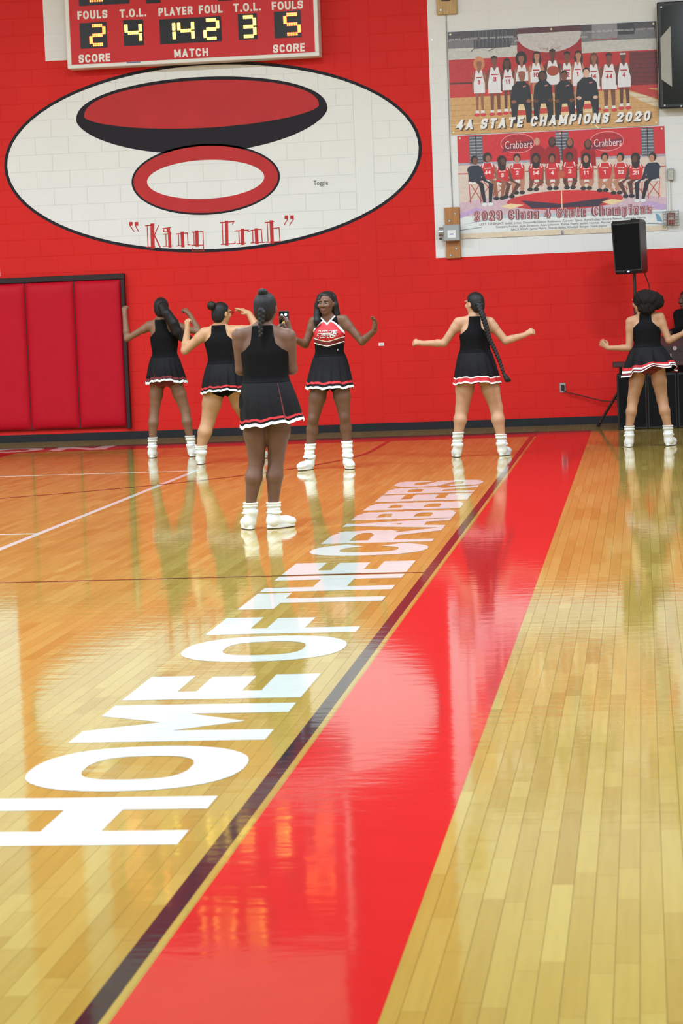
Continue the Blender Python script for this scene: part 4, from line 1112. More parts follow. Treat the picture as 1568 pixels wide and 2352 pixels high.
# ================================================================ PEOPLE
# Bodies are grown as one continuous surface: soft unions of tapered limbs, polygonised on a grid.
class Field:
    def __init__(s, lo, hi, h):
        s.h = h; s.lo = np.array(lo, float)
        n = np.ceil((np.array(hi) - s.lo) / h).astype(int) + 1
        s.ax = [s.lo[i] + h * np.arange(n[i]) for i in range(3)]
        s.f = np.full(tuple(n), 1.0, np.float32)
    def window(s, lo, hi):
        sl = []
        for i in range(3):
            a = max(0, int((lo[i] - s.lo[i]) / s.h) - 1); b = min(s.f.shape[i], int((hi[i] - s.lo[i]) / s.h) + 3)
            if b <= a: return None
            sl.append(slice(a, b))
        return tuple(sl)
    def xyz(s, sl):
        return s.ax[0][sl[0]][:, None, None], s.ax[1][sl[1]][None, :, None], s.ax[2][sl[2]][None, None, :]
    def merge(s, sl, d, k):
        a = s.f[sl]
        if k <= 0: s.f[sl] = np.minimum(a, d); return
        t = np.clip(0.5 + 0.5 * (a - d) / k, 0, 1)
        s.f[sl] = a + (d - a) * t - k * t * (1 - t)
    def cap(s, p0, p1, r0, r1, k=0.02):
        p0, p1 = np.asarray(p0, float), np.asarray(p1, float)
        m = max(r0, r1) + k + 2 * s.h
        sl = s.window(np.minimum(p0, p1) - m, np.maximum(p0, p1) + m)
        if sl is None: return s
        X, Y, Z = s.xyz(sl)
        v = p1 - p0; L2 = max(v @ v, 1e-9)
        t = np.clip(((X - p0[0]) * v[0] + (Y - p0[1]) * v[1] + (Z - p0[2]) * v[2]) / L2, 0, 1)
        d = np.sqrt((X - p0[0] - t * v[0]) ** 2 + (Y - p0[1] - t * v[1]) ** 2 + (Z - p0[2] - t * v[2]) ** 2) - (r0 + (r1 - r0) * t)
        s.merge(sl, d.astype(np.float32), k); return s
    def chain(s, pts, rs, k=0.015):
        for i in range(len(pts) - 1): s.cap(pts[i], pts[i + 1], rs[i], rs[i + 1], k)
        return s
    def ell(s, c, r, k=0.02, axes=None, noise=0.0, freq=60):
        c, r = np.asarray(c, float), np.asarray(r, float)
        m = r.max() + k + 2 * s.h + noise
        sl = s.window(c - m, c + m)
        if sl is None: return s
        X, Y, Z = s.xyz(sl)
        X, Y, Z = X - c[0], Y - c[1], Z - c[2]
        if axes is not None:
            X, Y, Z = (X * a[0] + Y * a[1] + Z * a[2] for a in axes)
        k0 = np.sqrt((X / r[0]) ** 2 + (Y / r[1]) ** 2 + (Z / r[2]) ** 2)
        k1 = np.sqrt((X / r[0] ** 2) ** 2 + (Y / r[1] ** 2) ** 2 + (Z / r[2] ** 2) ** 2) + 1e-9
        d = k0 * (k0 - 1) / k1
        if noise: d = d + noise * np.sin(X * freq + 1.3) * np.sin(Y * freq * 1.1 + .4) * np.sin(Z * freq * .9) + noise * .6 * np.sin(X * freq * 2.3 + Z * 40) * np.sin(Y * freq * 2.1 - Z * 55)
        s.merge(sl, d.astype(np.float32), k); return s
    def stack(s, lv, k=0.02):
        """trunk: levels (z, cx, cy, half width, half depth)"""
        lv = np.array(lv, float)
        m = lv[:, 3].max() + 0.05
        sl = s.window((lv[:, 1].min() - m, lv[:, 2].min() - m, lv[0, 0] - 0.03), (lv[:, 1].max() + m, lv[:, 2].max() + m, lv[-1, 0] + 0.03))
        X, Y, Z = s.xyz(sl)
        z = Z.ravel()
        zz = np.linspace(lv[0, 0], lv[-1, 0], 120)
        def smooth(col):
            v = np.interp(zz, lv[:, 0], lv[:, col])
            ker = np.hanning(15); ker /= ker.sum()
            v = np.convolve(np.pad(v, 7, mode='edge'), ker, 'valid')
            return np.interp(z, zz, v)[None, None, :]
        cx, cy, a, b = (smooth(i) for i in (1, 2, 3, 4))
        q = np.sqrt(((X - cx) / a) ** 2 + ((Y - cy) / b) ** 2)
        d = (q - 1) * np.minimum(a, b)
        d = np.maximum(d, np.maximum(lv[0, 0] - Z, Z - lv[-1, 0]))
        s.merge(sl, d.astype(np.float32), k); return s
    def mesh(s):
        f = s.f; neg = f < 0
        n = f.shape
        c = np.zeros(tuple(v - 1 for v in n), np.int8)
        for i in (0, 1):
            for j in (0, 1):
                for k in (0, 1):
                    c += neg[i:n[0] - 1 + i, j:n[1] - 1 + j, k:n[2] - 1 + k]
        act = (c > 0) & (c < 8)
        I, J, K = np.nonzero(act)
        idx = np.full(act.shape, -1, np.int32); idx[I, J, K] = np.arange(len(I))
        val = {(i, j, k): f[I + i, J + j, K + k] for i in (0, 1) for j in (0, 1) for k in (0, 1)}
        acc = np.zeros((len(I), 3), np.float32); cnt = np.zeros(len(I), np.float32)
        for a in val:
            for ax in range(3):
                if a[ax] == 1: continue
                b = list(a); b[ax] = 1; b = tuple(b)
                va, vb = val[a], val[b]
                cr = (va < 0) != (vb < 0)
                t = np.where(cr, va / np.where(cr, va - vb, 1), 0)
                p = np.tile(np.array(a, np.float32), (len(I), 1)); p[:, ax] = t
                acc += p * cr[:, None]; cnt += cr
        V = (acc / cnt[:, None] + np.stack([I, J, K], 1)) * s.h + s.lo
        quads = []
        for ax in range(3):
            b = [slice(None)] * 3; b2 = [slice(None)] * 3
            b[ax] = slice(0, n[ax] - 1); b2[ax] = slice(1, n[ax])
            A, B = neg[tuple(b)], neg[tuple(b2)]
            P = np.argwhere(A != B)
            o1, o2 = (ax + 1) % 3, (ax + 2) % 3
            ok = (P[:, o1] > 0) & (P[:, o2] > 0) & (P[:, o1] < n[o1] - 1) & (P[:, o2] < n[o2] - 1)
            P = P[ok]
            def at(d1, d2):
                q = P.copy(); q[:, o1] -= d1; q[:, o2] -= d2
                return idx[q[:, 0], q[:, 1], q[:, 2]]
            Q = np.stack([at(1, 1), at(0, 1), at(0, 0), at(1, 0)], 1)
            fl_ = ~A[P[:, 0], P[:, 1], P[:, 2]]
            Q[fl_] = Q[fl_][:, ::-1]
            quads.append(Q)
        Q = np.concatenate(quads)
        return V, Q[(Q >= 0).all(1)]
    def build(s, name, material, parent):
        V, Q = s.mesh()
        return from_arrays(name, V, Q, material, parent, smooth=True)

def unit(v): v = np.asarray(v, float); return v / np.linalg.norm(v)

def add_hand(F, wrist, d, palm, side, curl, spread=0.0, thumb=0.5, sc=1.0):
    """palm and five fingers; d along the hand, palm = direction the palm faces, side = +-1 where the thumb leaves"""
    w = np.asarray(wrist, float); d = unit(d); palm = unit(np.asarray(palm, float) - d * np.dot(palm, d))
    lat = np.cross(d, palm) * side
    R = lambda a, b, c: w + d * a * sc + lat * b * sc + palm * c * sc
    F.cap(R(0.0, 0, 0), R(0.03, 0, 0), 0.024 * sc, 0.024 * sc, 0.012)
    F.cap(R(0.03, 0.012, 0), R(0.078, 0.021, 0), 0.018 * sc, 0.0155 * sc, 0.010)
    F.cap(R(0.03, -0.008, 0), R(0.076, -0.020, 0), 0.018 * sc, 0.0145 * sc, 0.010)
    F.cap(R(0.035, 0, 0), R(0.080, 0, 0), 0.018 * sc, 0.0155 * sc, 0.010)
    for i, (off, ln) in enumerate(((0.030, 0.070), (0.010, 0.078), (-0.010, 0.072), (-0.029, 0.056))):
        c = curl[i] if isinstance(curl, (list, tuple)) else curl
        p = R(0.082 - abs(off) * 0.2, off, 0.0)
        ang = c * 0.6
        dirv = unit(d + lat * spread * off / 0.03)
        for seg, r0, r1 in ((0.46, 0.0092, 0.0086), (0.30, 0.0086, 0.0082), (0.24, 0.0082, 0.0072)):
            v = dirv * math.cos(ang) + palm * math.sin(ang)
            q = p + v * ln * seg * sc
            F.cap(p, q, r0 * sc, r1 * sc, 0.003)
            p = q; ang += c
    t0 = R(0.022, 0.022, 0.006)
    t1 = t0 + (d * 0.55 + lat * 0.75 * (1 - 0.5 * thumb) + palm * 0.6 * thumb) * 0.036 * sc
    t2 = t1 + (d * 0.85 + lat * 0.3 * (1 - thumb) - lat * 0.35 * thumb + palm * 0.7 * thumb) * 0.030 * sc
    F.cap(t0, t1, 0.0125 * sc, 0.0105 * sc, 0.006).cap(t1, t2, 0.0105 * sc, 0.0085 * sc, 0.003)

def skin_mat(i, c): return mat('skin_%d' % i, c, 0.5, var=0.08, scale=14, spec=0.35, bump=0.0004, bscale=200)
M_HAIR = mat('black_hair', (0.0065, 0.0052, 0.0058), 0.48, var=0.5, spec=0.3, scale=14, stretch=(14, 14, 1.2), bump=0.0025, bscale=16)
M_CURL = mat('curly_black_hair', (0.0075, 0.0055, 0.0055), 0.8, var=0.5, spec=0.2, scale=60, bump=0.004, bscale=90)
M_CLOTH = mat('black_knit', (0.0048, 0.0045, 0.0055), 0.85, var=0.25, scale=40, spec=0.12, bump=0.0006, bscale=180)
M_SKIRT = mat('black_pleated_cloth', (0.0060, 0.0055, 0.0075), 0.75, var=0.25, scale=25, spec=0.18, bump=0.0005, bscale=150)
M_CRED = mat('red_cloth', (0.48, 0.010, 0.018), 0.65, var=0.08)
M_CMAR = mat('maroon_cloth', (0.14, 0.008, 0.014), 0.7, var=0.1)
M_CWHITE = mat('white_cloth', (0.72, 0.74, 0.72), 0.65, var=0.03)
M_SOCK = mat('white_ribbed_sock', (0.70, 0.72, 0.72), 0.85, var=0.04, bump=0.0006, bscale=120)
M_SHOE = mat('white_shoe_leather', (0.72, 0.73, 0.74), 0.5, var=0.03)
M_SOLE = mat('pale_rubber_sole', (0.50, 0.48, 0.44), 0.7)
M_OUTSOLE = mat('dark_outsole', (0.06, 0.035, 0.025), 0.7)

def add_head(F, c, fd, face=False):
    up = np.array([0, 0, 1.0]); fd = unit(fd); sd = np.cross(fd, up)
    ax = (sd, fd, up)
    P = lambda s, f, u: c + sd * s + fd * f + up * u
    F.ell(P(0, -0.008, 0.018), (0.073, 0.092, 0.088), 0.02, ax)
    F.ell(P(0, 0.022, -0.045), (0.058, 0.064, 0.062), 0.03, ax)
    F.ell(P(0, 0.058, -0.088), (0.026, 0.022, 0.020), 0.02, ax)
    F.cap(P(0, 0.086, 0.010), P(0, 0.103, -0.026), 0.0075, 0.0125, 0.010)
    for s in (-1, 1):
        F.ell(P(s * 0.013, 0.093, -0.028), (0.009, 0.010, 0.008), 0.006, ax)
        F.ell(P(s * 0.036, 0.070, -0.022), (0.024, 0.020, 0.020), 0.02, ax)
        F.ell(P(s * 0.074, -0.006, -0.010), (0.010, 0.021, 0.030), 0.006, ax)
        F.ell(P(s * 0.034, 0.081, 0.024), (0.026, 0.010, 0.008), 0.01, ax)
    F.ell(P(0, 0.083, -0.058), (0.024, 0.012, 0.010), 0.008, ax)

def carve(F, c, r):
    """press a shallow hollow into a field"""
    c = np.asarray(c, float); sl = F.window(c - r - .02, c + r + .02)
    X, Y, Z = F.xyz(sl)
    d = np.sqrt((X - c[0]) ** 2 + (Y - c[1]) ** 2 + (Z - c[2]) ** 2) - r
    k = 0.008; a, b = F.f[sl], -d.astype(np.float32)
    t = np.clip(0.5 - 0.5 * (a - b) / k, 0, 1)
    F.f[sl] = a + (b - a) * t + k * t * (1 - t)

def trunk_levels(p):
    J = p['j']; fx = p.get('facing', 1)
    zw = J['waist'][1]; xw = J['waist'][0]; zar = J['arm'][1]; xar = J['arm'][0]; zs = J['neck'][1]; xn = J['neck'][0]
    zc = p['crotch']; sh = p.get('shw', 0.12)
    hipx = p.get('hipx', 0.0)
    y = fx
    return [(zc - 0.01, hipx, -0.01 * y, p['hip'] * 0.80, 0.085), (zc + 0.06, hipx, -0.015 * y, p['hip'], 0.115), (zc + 0.14, hipx, -0.012 * y, p['hip'] * 0.97, 0.112),
            (zw - 0.05, xw, 0.0, p['waist'] * 1.12, 0.092), (zw + 0.02, xw, 0.004 * y, p['waist'], 0.082), ((zw + zar) / 2 + .01, (xw + xar) / 2, 0.006 * y, p['chest'] * 0.93, 0.090),
            (zar, xar, 0.006 * y, p['chest'], 0.100), (zar + 0.055, (xar + xn) / 2, 0.004 * y, p['chest'] * 0.96, 0.090), (zs - 0.055, xn, -0.004 * y, sh, 0.062), (zs - 0.012, xn, -0.008 * y, 0.068, 0.050), (zs + 0.03, xn, -0.004 * y, 0.046, 0.046)]

def trunk(F, p):
    J = p['j']; fx = p.get('facing', 1)
    F.stack(trunk_levels(p), 0.01)
    zar, xar = J['arm'][1], J['arm'][0]
    for s in (-1, 1):
        F.ell((xar + s * 0.062, 0.075 * fx, zar - 0.005), (0.055, 0.045, 0.055), 0.03)
        F.ell((p.get('hipx', 0) + s * 0.070, -0.062 * fx, p['crotch'] + 0.075), (0.078, 0.075, 0.085), 0.03)
    n = np.array([J['neck'][0], -0.004 * fx, J['neck'][1]])
    for k in ('shL', 'shR'):
        S = np.array(J[k], float)
        F.cap(n + (0, 0, 0.0), S + (0, 0, 0.012), 0.040, 0.036, 0.035)

def make_person(p):
    J = {k: np.array(v, float) for k, v in p['j'].items()}
    fx = p.get('facing', 1)
    R = empty('person', (p['x'], p['y'], 0), p['label'], 'person', p.get('group', 'dancers on the court'))
    skin = skin_mat(p['id'], p['skin'])
    h = p.get('h', 0.005)
    pts = np.array([v for v in J.values() if len(v) == 3] + [p['head']])
    lo = pts.min(0) - 0.16; hi = pts.max(0) + 0.16
    lo[1] = min(lo[1], -0.24); hi[1] = max(hi[1], 0.24); lo[2] = -0.005
    F = Field(lo, hi, h)
    trunk(F, p)
    ua, ea, fa, wa = p['arm']
    for s in 'LR':
        S, E, W = J['sh' + s], J['el' + s], J['wr' + s]
        F.cap(S, S + (E - S) * 0.25, ua * 1.12, ua * 1.08, 0.035)
        F.cap(S + (E - S) * 0.2, E, ua * 1.04, ea, 0.018)
        F.cap(E, E + (W - E) * 0.3, ea * 0.98, fa, 0.014)
        F.cap(E + (W - E) * 0.3, W, fa, wa, 0.012)
        hd = p['hand' + s]
        add_hand(F, W, hd['d'], hd['palm'], hd['side'], hd.get('curl', 1.2), hd.get('spread', 0.0), hd.get('thumb', 0.6), p.get('hsc', 0.95))
    th, kn, ca, an = p['leg']
    for s in 'LR':
        H, K, A = J['hip' + s], J['kn' + s], J['an' + s]
        M = H + (K - H) * 0.45
        F.cap(H, M, th * 1.10, th, 0.03)
        F.cap(M, K, th, kn, 0.02)
        C1 = K + (A - K) * 0.12 + np.array([0, -0.008 * fx, 0]); C2 = K + (A - K) * 0.42 + np.array([0, -0.016 * fx, 0])
        F.cap(K, C2, kn * 0.95, ca, 0.02)
        F.cap(C2, A, ca, an, 0.02)
        F.ell(K + np.array([0, 0.012 * fx, 0]), (kn * 0.75, kn * 0.95, kn * 1.1), 0.02)
        ft = p['foot' + s]
        fd = unit((ft[0], ft[1], 0))
        o_ = np.array([A[0] + ft[2], A[1] + ft[3], 0.0])
        F.cap(A, o_ + fd * 0.01 + np.array([0, 0, 0.07]), an * 0.92, 0.024, 0.01)
        F.cap(o_ + np.array([0, 0, 0.055]), o_ + fd * 0.11 + np.array([0, 0, 0.042]), 0.020, 0.018, 0.01)
    c = np.array(p['head'], float)
    F.cap(np.array([J['neck'][0], -0.004 * fx, J['neck'][1] - 0.03]), c - np.array([0, 0, 0.05]) - unit(p['fd']) * 0.012, 0.047, 0.043, 0.018)
    add_head(F, c, p['fd'])
    fd = unit(p['fd']); up = np.array([0, 0, 1.0]); sd = np.cross(fd, up)
    if p.get('face'):
        for s in (-1, 1): carve(F, c + sd * s * 0.031 + fd * 0.105 + up * 0.003, 0.022)
    body = F.build('body', skin, R)
    if p.get('face'):
        for s in (-1, 1):
            e = Field(c + sd * s * 0.031 + fd * 0.074 - 0.02, c + sd * s * 0.031 + fd * 0.074 + 0.02 + up * 0.01, 0.002)
            e.ell(c + sd * s * 0.031 + fd * 0.0745 + up * 0.003, (0.0125, 0.0125, 0.0068), 0.0)
            eye = e.build('eye', mat('eye_white', (0.34, 0.29, 0.27), 0.3), body)
            e = Field(c + sd * s * 0.031 + fd * 0.08 - 0.015, c + sd * s * 0.031 + fd * 0.08 + 0.02, 0.0015)
            e.ell(c + sd * s * 0.031 + fd * 0.0835 + up * 0.003, (0.0060, 0.0060, 0.0060), 0.0)
            e.build('iris', mat('dark_iris', (0.012, 0.008, 0.006), 0.2), body)
            e = Field(c + sd * s * 0.031 + fd * 0.08 - 0.035, c + sd * s * 0.031 + fd * 0.08 + 0.045, 0.002)
            e.cap(c + sd * s * 0.016 + fd * 0.0915 + up * 0.021, c + sd * s * 0.046 + fd * 0.0790 + up * 0.024, 0.0042, 0.003, 0.0)
            e.build('eyebrow', M_HAIR, body)
        e = Field(c + fd * 0.09 - up * 0.058 - 0.04, c + fd * 0.09 - up * 0.058 + 0.04, 0.002)
        e.cap(c + sd * -0.019 + fd * 0.0885 - up * 0.0575, c + fd * 0.0950 - up * 0.0545, 0.003, 0.0052, 0.003).cap(c + sd * 0.019 + fd * 0.0885 - up * 0.0575, c + fd * 0.0950 - up * 0.0545, 0.003, 0.0052, 0.003)
        e.cap(c + sd * -0.015 + fd * 0.0885 - up * 0.0615, c + fd * 0.0940 - up * 0.0650, 0.003, 0.0058, 0.003).cap(c + sd * 0.015 + fd * 0.0885 - up * 0.0615, c + fd * 0.0940 - up * 0.0650, 0.003, 0.0058, 0.003)
        e.build('lips', mat('lips', (0.20, 0.070, 0.060), 0.4), body)
    # ---- top
    zw, zar, zn = J['waist'][1], J['arm'][1], J['neck'][1]
    T = Field((-0.30, -0.20, zw - 0.10), (0.30, 0.22, zn + 0.06), 0.005)
    trunk(T, p)
    X, Y, Z = T.ax[0][:, None, None], T.ax[1][None, :, None], T.ax[2][None, None, :]
    base = T.f.copy()
    zt = zn + 0.005
    def armhole(z, narrow):
        return np.interp(z, [zar - 0.03, zar, zar + 0.025, zar + 0.065, zn - 0.06, zn, zn + .05], [0.40, p['chest'] + 0.012, p['chest'] * 0.80, narrow * 1.12, narrow, narrow * 0.93, narrow * .85])
    xc = np.interp(T.ax[2], [zw, zar, zn], [J['waist'][0], J['arm'][0], J['neck'][0]])[None, None, :]
    narrow = p.get('strap', 0.072)
    lim = armhole(T.ax[2], narrow)[None, None, :]
    clip = np.maximum(np.abs(X - xc) - lim, np.maximum(Z - zt - p.get('collar', 0.01), (zw - 0.07) - Z))
    if p.get('vneck'):
        front = Y < -0.005
        v = np.where(front, (Z - (p['vneck'][1] + np.abs(X - p['vneck'][0]) * p['vneck'][2])) * 0.6, -1.0)
        clip = np.maximum(clip, v)
    T.f = np.maximum(base - 0.008, clip).astype(np.float32)
    top = T.build('top', M_CLOTH, R)
    if p.get('chest_print'):
        cx, zv, sl_, zb, w_ = p['chest_print']
        def shell(off, mask, name, m, parent, hh=0.004):
            G = Field((-0.24, -0.20, zw - 0.02), (0.24, 0.0, zn + 0.05), hh)
            trunk(G, p)
            X_, Y_, Z_ = G.ax[0][:, None, None], G.ax[1][None, :, None], G.ax[2][None, None, :]
            G.f = np.maximum(np.maximum(G.f - off, -(G.f - off + 0.009)), np.maximum(mask(X_ - cx, Z_), Y_ + 0.02)).astype(np.float32)
            return G.build(name, m, parent)
        vtop = lambda x: zv + np.abs(x) * sl_
        arch = lambda x: zv + 0.028 - np.maximum(np.abs(x) - 0.032, 0) ** 1.5 * 2.6
        bot = lambda x: zb + np.abs(x) * 0.26
        shell(0.0105, lambda x, z: np.maximum(np.maximum(z - vtop(x), z - arch(x)), np.maximum(bot(x) - z, np.abs(x) - w_)), 'chest_panel', M_CRED, top)
        shell(0.0120, lambda x, z: np.maximum(np.abs(z - vtop(x)) - 0.011, np.maximum(z - zn - 0.015, np.abs(x) - 0.085)), 'neck_piping', M_CWHITE, top)
        shell(0.0120, lambda x, z: np.maximum(np.maximum(np.abs(z - arch(x)) - 0.0058 - np.abs(x) * 0.05, 0.026 - np.abs(x)), np.maximum(np.abs(x) - w_ - .01, bot(x) - z)), 'arch_piping', M_CWHITE, top)
        shell(0.0120, lambda x, z: np.maximum(np.abs(z - bot(x)) - 0.0052, np.abs(x) - w_ - .01), 'waist_piping', M_CWHITE, top)
        shell(0.0108, lambda x, z: np.maximum(np.abs(z - bot(x) + 0.022) - 0.017, np.abs(x) - w_ - .01), 'waist_band', M_CMAR, top)
        shell(0.0120, lambda x, z: np.maximum(np.abs(z - bot(x) + 0.043) - 0.0050, np.abs(x) - w_ - .01), 'waist_piping', M_CWHITE, top)
        # school initials, white outline with dark fill
        def on_surface(x, z, off):
            i = int(round((x - T.ax[0][0]) / T.h)); k = int(round((z - T.ax[2][0]) / T.h))
            col = base[min(max(i, 0), base.shape[0] - 1), :, min(max(k, 0), base.shape[2] - 1)]
            j = np.argmax(col < 0.0)
            return T.ax[1][j] - off if (col < 0).any() else -0.1
        for t_, m, off, nm in ((0.021, M_CWHITE, 0.0195, 'initials_outline'), (0.010, M_CMAR, 0.0212, 'initials')):
            b = MB()
            for ch, polys in line_polys('HHS', cx - 0.098 + (0.021 - t_) / 2, cx + 0.104 - (0.021 - t_) / 2, zb + 0.036 + (0.021 - t_) / 2, 0.070 - (0.021 - t_), t_, 0.004 + (0.021 - t_), 0.35):
                for q in polys:
                    b.add([(x, on_surface(x, z, off) - 2e-5 * (len(b.f) % 9), z) for x, z in q], [tuple(range(len(q)))])
            b.build(nm, m, top)
        MB().tube([(0.085, on_surface(0.085, zw + 0.035, 0.006), zw + 0.035), (0.085, on_surface(0.085, zw + 0.035, 0.012), zw + 0.035)], 0.009, 8).build('badge', mat('silver_badge', (0.4, 0.4, 0.42), 0.4, metal=0.5), top)
    # ---- briefs
    if p.get('briefs'):
        B = Field((-0.25, -0.22, p['crotch'] - 0.12), (0.25, 0.2, p['crotch'] + 0.20), 0.006)
        trunk(B, p)
        for s in 'LR':
            H, K = J['hip' + s], J['kn' + s]
            B.cap(H, H + (K - H) * 0.45, th * 1.10, th, 0.03)
        Xb, Yb, Zb = B.ax[0][:, None, None], B.ax[1][None, :, None], B.ax[2][None, None, :]
        edge = p['crotch'] - 0.055 + np.abs(Xb - p.get('hipx', 0)) * 0.55
        B.f = np.maximum(B.f - 0.006, np.maximum(edge - Zb, Zb - (p['crotch'] + 0.15))).astype(np.float32)
        B.build('briefs', p['briefs'], R)
    # ---- skirt
    if p.get('skirt'):
        make_skirt(R, p, J)
    for s in 'LR':
        make_shoe(R, J['an' + s], p['foot' + s], p['sock' + s], an, fx, p.get('lift', 0.0))
    make_hair(R, p, c, fd, sd, up)
    return R

def make_skirt(R, p, J):
    sk = p['skirt']
    zw = J['waist'][1] - 0.005; xw = J['waist'][0]
    hx0, hx1, hzl, hzr = sk['hem']
    cxh, ah = (hx0 + hx1) / 2, (hx1 - hx0) / 2
    bh = sk.get('depth', ah * 0.80)
    aw, bw = p['waist'] + 0.014, 0.100
    N, n = sk.get('pleats', 18), 8
    ncol = N * n
    amp = sk.get('amp', 0.06)
    hip_t = (zw - (p['crotch'] + 0.09)) / max(zw - (hzl + hzr) / 2, 1e-3)
    fx = p.get('facing', 1)
    def surf(t, i, extra):
        th = 2 * math.pi * i / ncol
        c_, s_ = math.cos(th), math.sin(th)
        ph = (i % n) / n
        tri = (ph / 0.72 if ph < 0.72 else (1 - ph) / 0.28)
        pl = (tri - 0.5) * amp * min(1, t * 1.3)
        wig = sk.get('wave', 0.0) * math.sin(th * sk.get('wn', 5) + sk.get('wp', 0.6)) * t ** 2
        g = max(t, 0.0) ** 0.55
        # waist to hip to hem profile
        a = np.interp(t, [0, hip_t, 1], [aw, max(p['hip'] + 0.018, aw + (ah - aw) * hip_t), ah])
        b = np.interp(t, [0, hip_t, 1], [bw, max(0.150, bw + (bh - bw) * hip_t), bh])
        a = 0.25 * a + 0.75 * (aw + (ah - aw) * g); b = 0.4 * b + 0.6 * (bw + (bh - bw) * g)
        cx = xw + (cxh - xw) * t
        cy = -0.012 * fx * math.sin(math.pi * min(t * 1.2, 1))
        hz = hzl + (hzr - hzl) * (c_ + 1) / 2
        lift = sk.get('lift')
        z = zw + (hz - zw) * t
        if lift: z += t ** 2 * sum(l * math.exp(-((math.atan2(math.sin(th - m), math.cos(th - m))) / wd_) ** 2) for m, l, wd_ in lift)
        z += 0.010 * t * (tri - 0.5) * (1 if sk.get('zig', 1) else 0) - 0.006 * t * math.sin(th * 7 + 1)
        r = 1 + pl + wig
        return (cx + a * c_ * r + extra * c_, cy + b * s_ * r + extra * s_, z)
    def shell(t0, t1, rows, off, name, m, parent):
        V, Q = [], []
        for lay, e in ((0, off), (1, off - 0.004)):
            for k in range(rows + 1):
                t = t0 + (t1 - t0) * k / rows
                V += [surf(t, i, e) for i in range(ncol)]
        L = (rows + 1) * ncol
        for k in range(rows):
            for i in range(ncol):
                j = (i + 1) % ncol
                a, b, c2, d = k * ncol + i, k * ncol + j, (k + 1) * ncol + j, (k + 1) * ncol + i
                Q.append((d, c2, b, a)); Q.append((L + a, L + b, L + c2, L + d))
        for k, flip in ((0, False), (rows, True)):
            for i in range(ncol):
                j = (i + 1) % ncol
                q = (k * ncol + i, k * ncol + j, L + k * ncol + j, L + k * ncol + i)
                Q.append(q if not flip else q[::-1])
        return from_arrays(name, V, Q, m, parent)
    main = shell(0.0, 1.0, 14, 0.0, 'skirt', M_SKIRT, R)
    for t0, t1, c_ in sk['trim']:
        shell(t0, t1, 2, 0.0025, {'r': 'red_trim', 'w': 'white_trim', 'm': 'maroon_trim'}[c_], {'r': M_CRED, 'w': M_CWHITE, 'm': M_CMAR}[c_], main)
    shell(-0.04, 0.05, 2, 0.002, 'waistband', M_CLOTH, main)
    for th_, t0, t1 in sk.get('slit', []):
        i0 = int(round((th_ % (2 * math.pi)) / (2 * math.pi) * ncol)) % ncol
        MB().tube([surf(t0 + (t1 - t0) * k / 10, i0, 0.001) for k in range(11)], [0.0012 + 0.0045 * k / 10 for k in range(11)], 6).build('red_pleat', M_CMAR, main)

